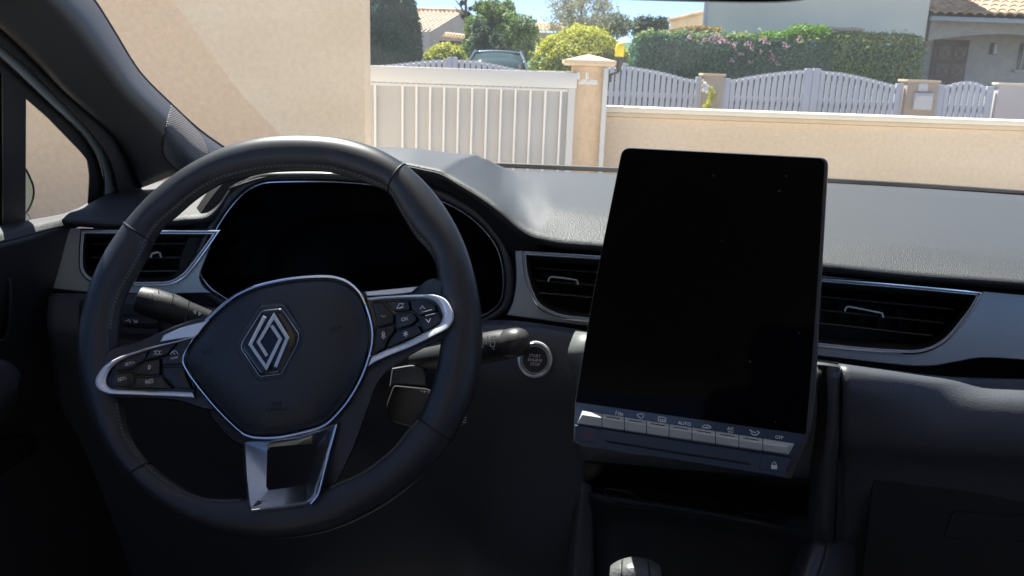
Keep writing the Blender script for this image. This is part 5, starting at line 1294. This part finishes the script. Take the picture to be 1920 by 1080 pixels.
# parked car opposite
CY = 20.4
ca = thing('parked_car', 'blue grey parked car behind the far arched gate, windscreen towards us', 'car', (ux(930, 110, CY), CY+2, 0))
cxm = ux(930, 110, CY)-.0; chalf = .86; ctop = uz(935, 93.5, CY+1.6)
secs = [(-.95, .30, .62, .78), (-.85, .28, .80, .84), (-.2, .25, .92, .86), (.35, .25, .98, .87)]
bm = bmesh.new(); rr = []
prof = [(0, .60, .62, .70), (.06, .36, .84, .82), (.9, .28, .97, .87), (1.2, .26, 1.0, .88), (3.9, .26, 1.0, .88), (4.2, .45, .9, .80)]
for y, zb_, zt_, hw2 in prof:
    ring_ = []
    for (fx, fz) in ((-1, .1), (-1, .75), (-.93, .95), (-.6, 1), (0, 1.02), (.6, 1), (.93, .95), (1, .75), (1, .1), (.8, 0), (-.8, 0)): ring_.append(bm.verts.new((cxm+fx*hw2, CY+y, zb_+fz*(zt_-zb_))))
    rr.append(ring_)
for a, b in zip(rr, rr[1:]): bridge(bm, a, b)
bm.faces.new(rr[0]); bm.faces.new(rr[-1]); obj('body', bm, M['carpaint'], ca, 50)
bm = bmesh.new(); rr = []
for y, z, hw2, cr2 in ((1.55, ctop-.035, .52, .03), (1.75, ctop-.005, .56, .035), (2.4, ctop, .58, .04), (3.3, ctop-.03, .56, .035)):
    rr.append([bm.verts.new((cxm+hw2*t, CY+y, z+cr2*(1-t*t)-.03)) for t in (-1, -.8, -.4, 0, .4, .8, 1)])
for a, b in zip(rr, rr[1:]):
    for j in range(6): bm.faces.new((a[j], a[j+1], b[j+1], b[j]))
ro = obj('roof', bm, M['carpaint'], ca); s_ = ro.modifiers.new('t', 'SOLIDIFY'); s_.thickness = .04
bm = bmesh.new(); rr = []
for y, z, hw2 in ((.72, .98, .76), (1.15, (ctop+.98)/2+.03, .66), (1.58, ctop-.045, .52)):
    rr.append([bm.verts.new((cxm+hw2*t, CY+y+.10*t*t, z)) for t in (-1, -.6, -.2, .2, .6, 1)])
for a, b in zip(rr, rr[1:]):
    for j in range(5): bm.faces.new((a[j], a[j+1], b[j+1], b[j]))
ww = obj('windscreen', bm, M['carglass'], ca); s_ = ww.modifiers.new('t', 'SOLIDIFY'); s_.thickness = .01
for s1 in (-1, 1):
    bm = bmesh.new(); tube(bm, [Vector((cxm+s1*.80, CY+.80, .97)), Vector((cxm+s1*.69, CY+1.22, (ctop+.98)/2+.03)), Vector((cxm+s1*.56, CY+1.62, ctop-.05)), Vector((cxm+s1*.60, CY+2.4, ctop-.02)), Vector((cxm+s1*.58, CY+3.3, ctop-.05)), Vector((cxm+s1*.74, CY+3.95, 1.0))], .035, 8); obj('roof_pillar', bm, M['carpaint'], ca)
    bm = bmesh.new(); q = [Vector((cxm+s1*.84, CY+.95, .98)), Vector((cxm+s1*.84, CY+3.7, .98)), Vector((cxm+s1*.60, CY+3.2, ctop-.06)), Vector((cxm+s1*.62, CY+1.75, ctop-.05))]
    bm.faces.new([bm.verts.new(v) for v in q]); sw_ = obj('side_window', bm, M['carglass'], ca); s_ = sw_.modifiers.new('t', 'SOLIDIFY'); s_.thickness = .01
    bm = bmesh.new(); bmesh.ops.create_icosphere(bm, subdivisions=2, radius=1)
    for v in bm.verts: v.co = Vector((cxm+s1*.93+v.co.x*.10, CY+1.05+v.co.y*.06, 1.05+v.co.z*.07))
    obj('door_mirror', bm, M['carpaint'], ca)
    hb_ = bevbox('headlight', Vector((cxm+s1*.62, CY+.05, .66)), .3, .12, .12, M['wgate'], ca, .03)
    for yy in (.85, 3.4):
        bm = bmesh.new(); bmesh.ops.create_cone(bm, segments=24, radius1=.32, radius2=.32, depth=.2, cap_ends=True, matrix=Matrix.Translation((cxm+s1*.78, CY+yy, .32)) @ Matrix.Rotation(math.pi/2, 4, 'Y')); wo = obj('wheel', bm, M['rubber'], ca)
        bm = bmesh.new(); bmesh.ops.create_cone(bm, segments=16, radius1=.2, radius2=.18, depth=.03, cap_ends=True, matrix=Matrix.Translation((cxm+s1*.895, CY+yy, .32)) @ Matrix.Rotation(math.pi/2, 4, 'Y')); obj('rim', bm, M['satin'], wo)
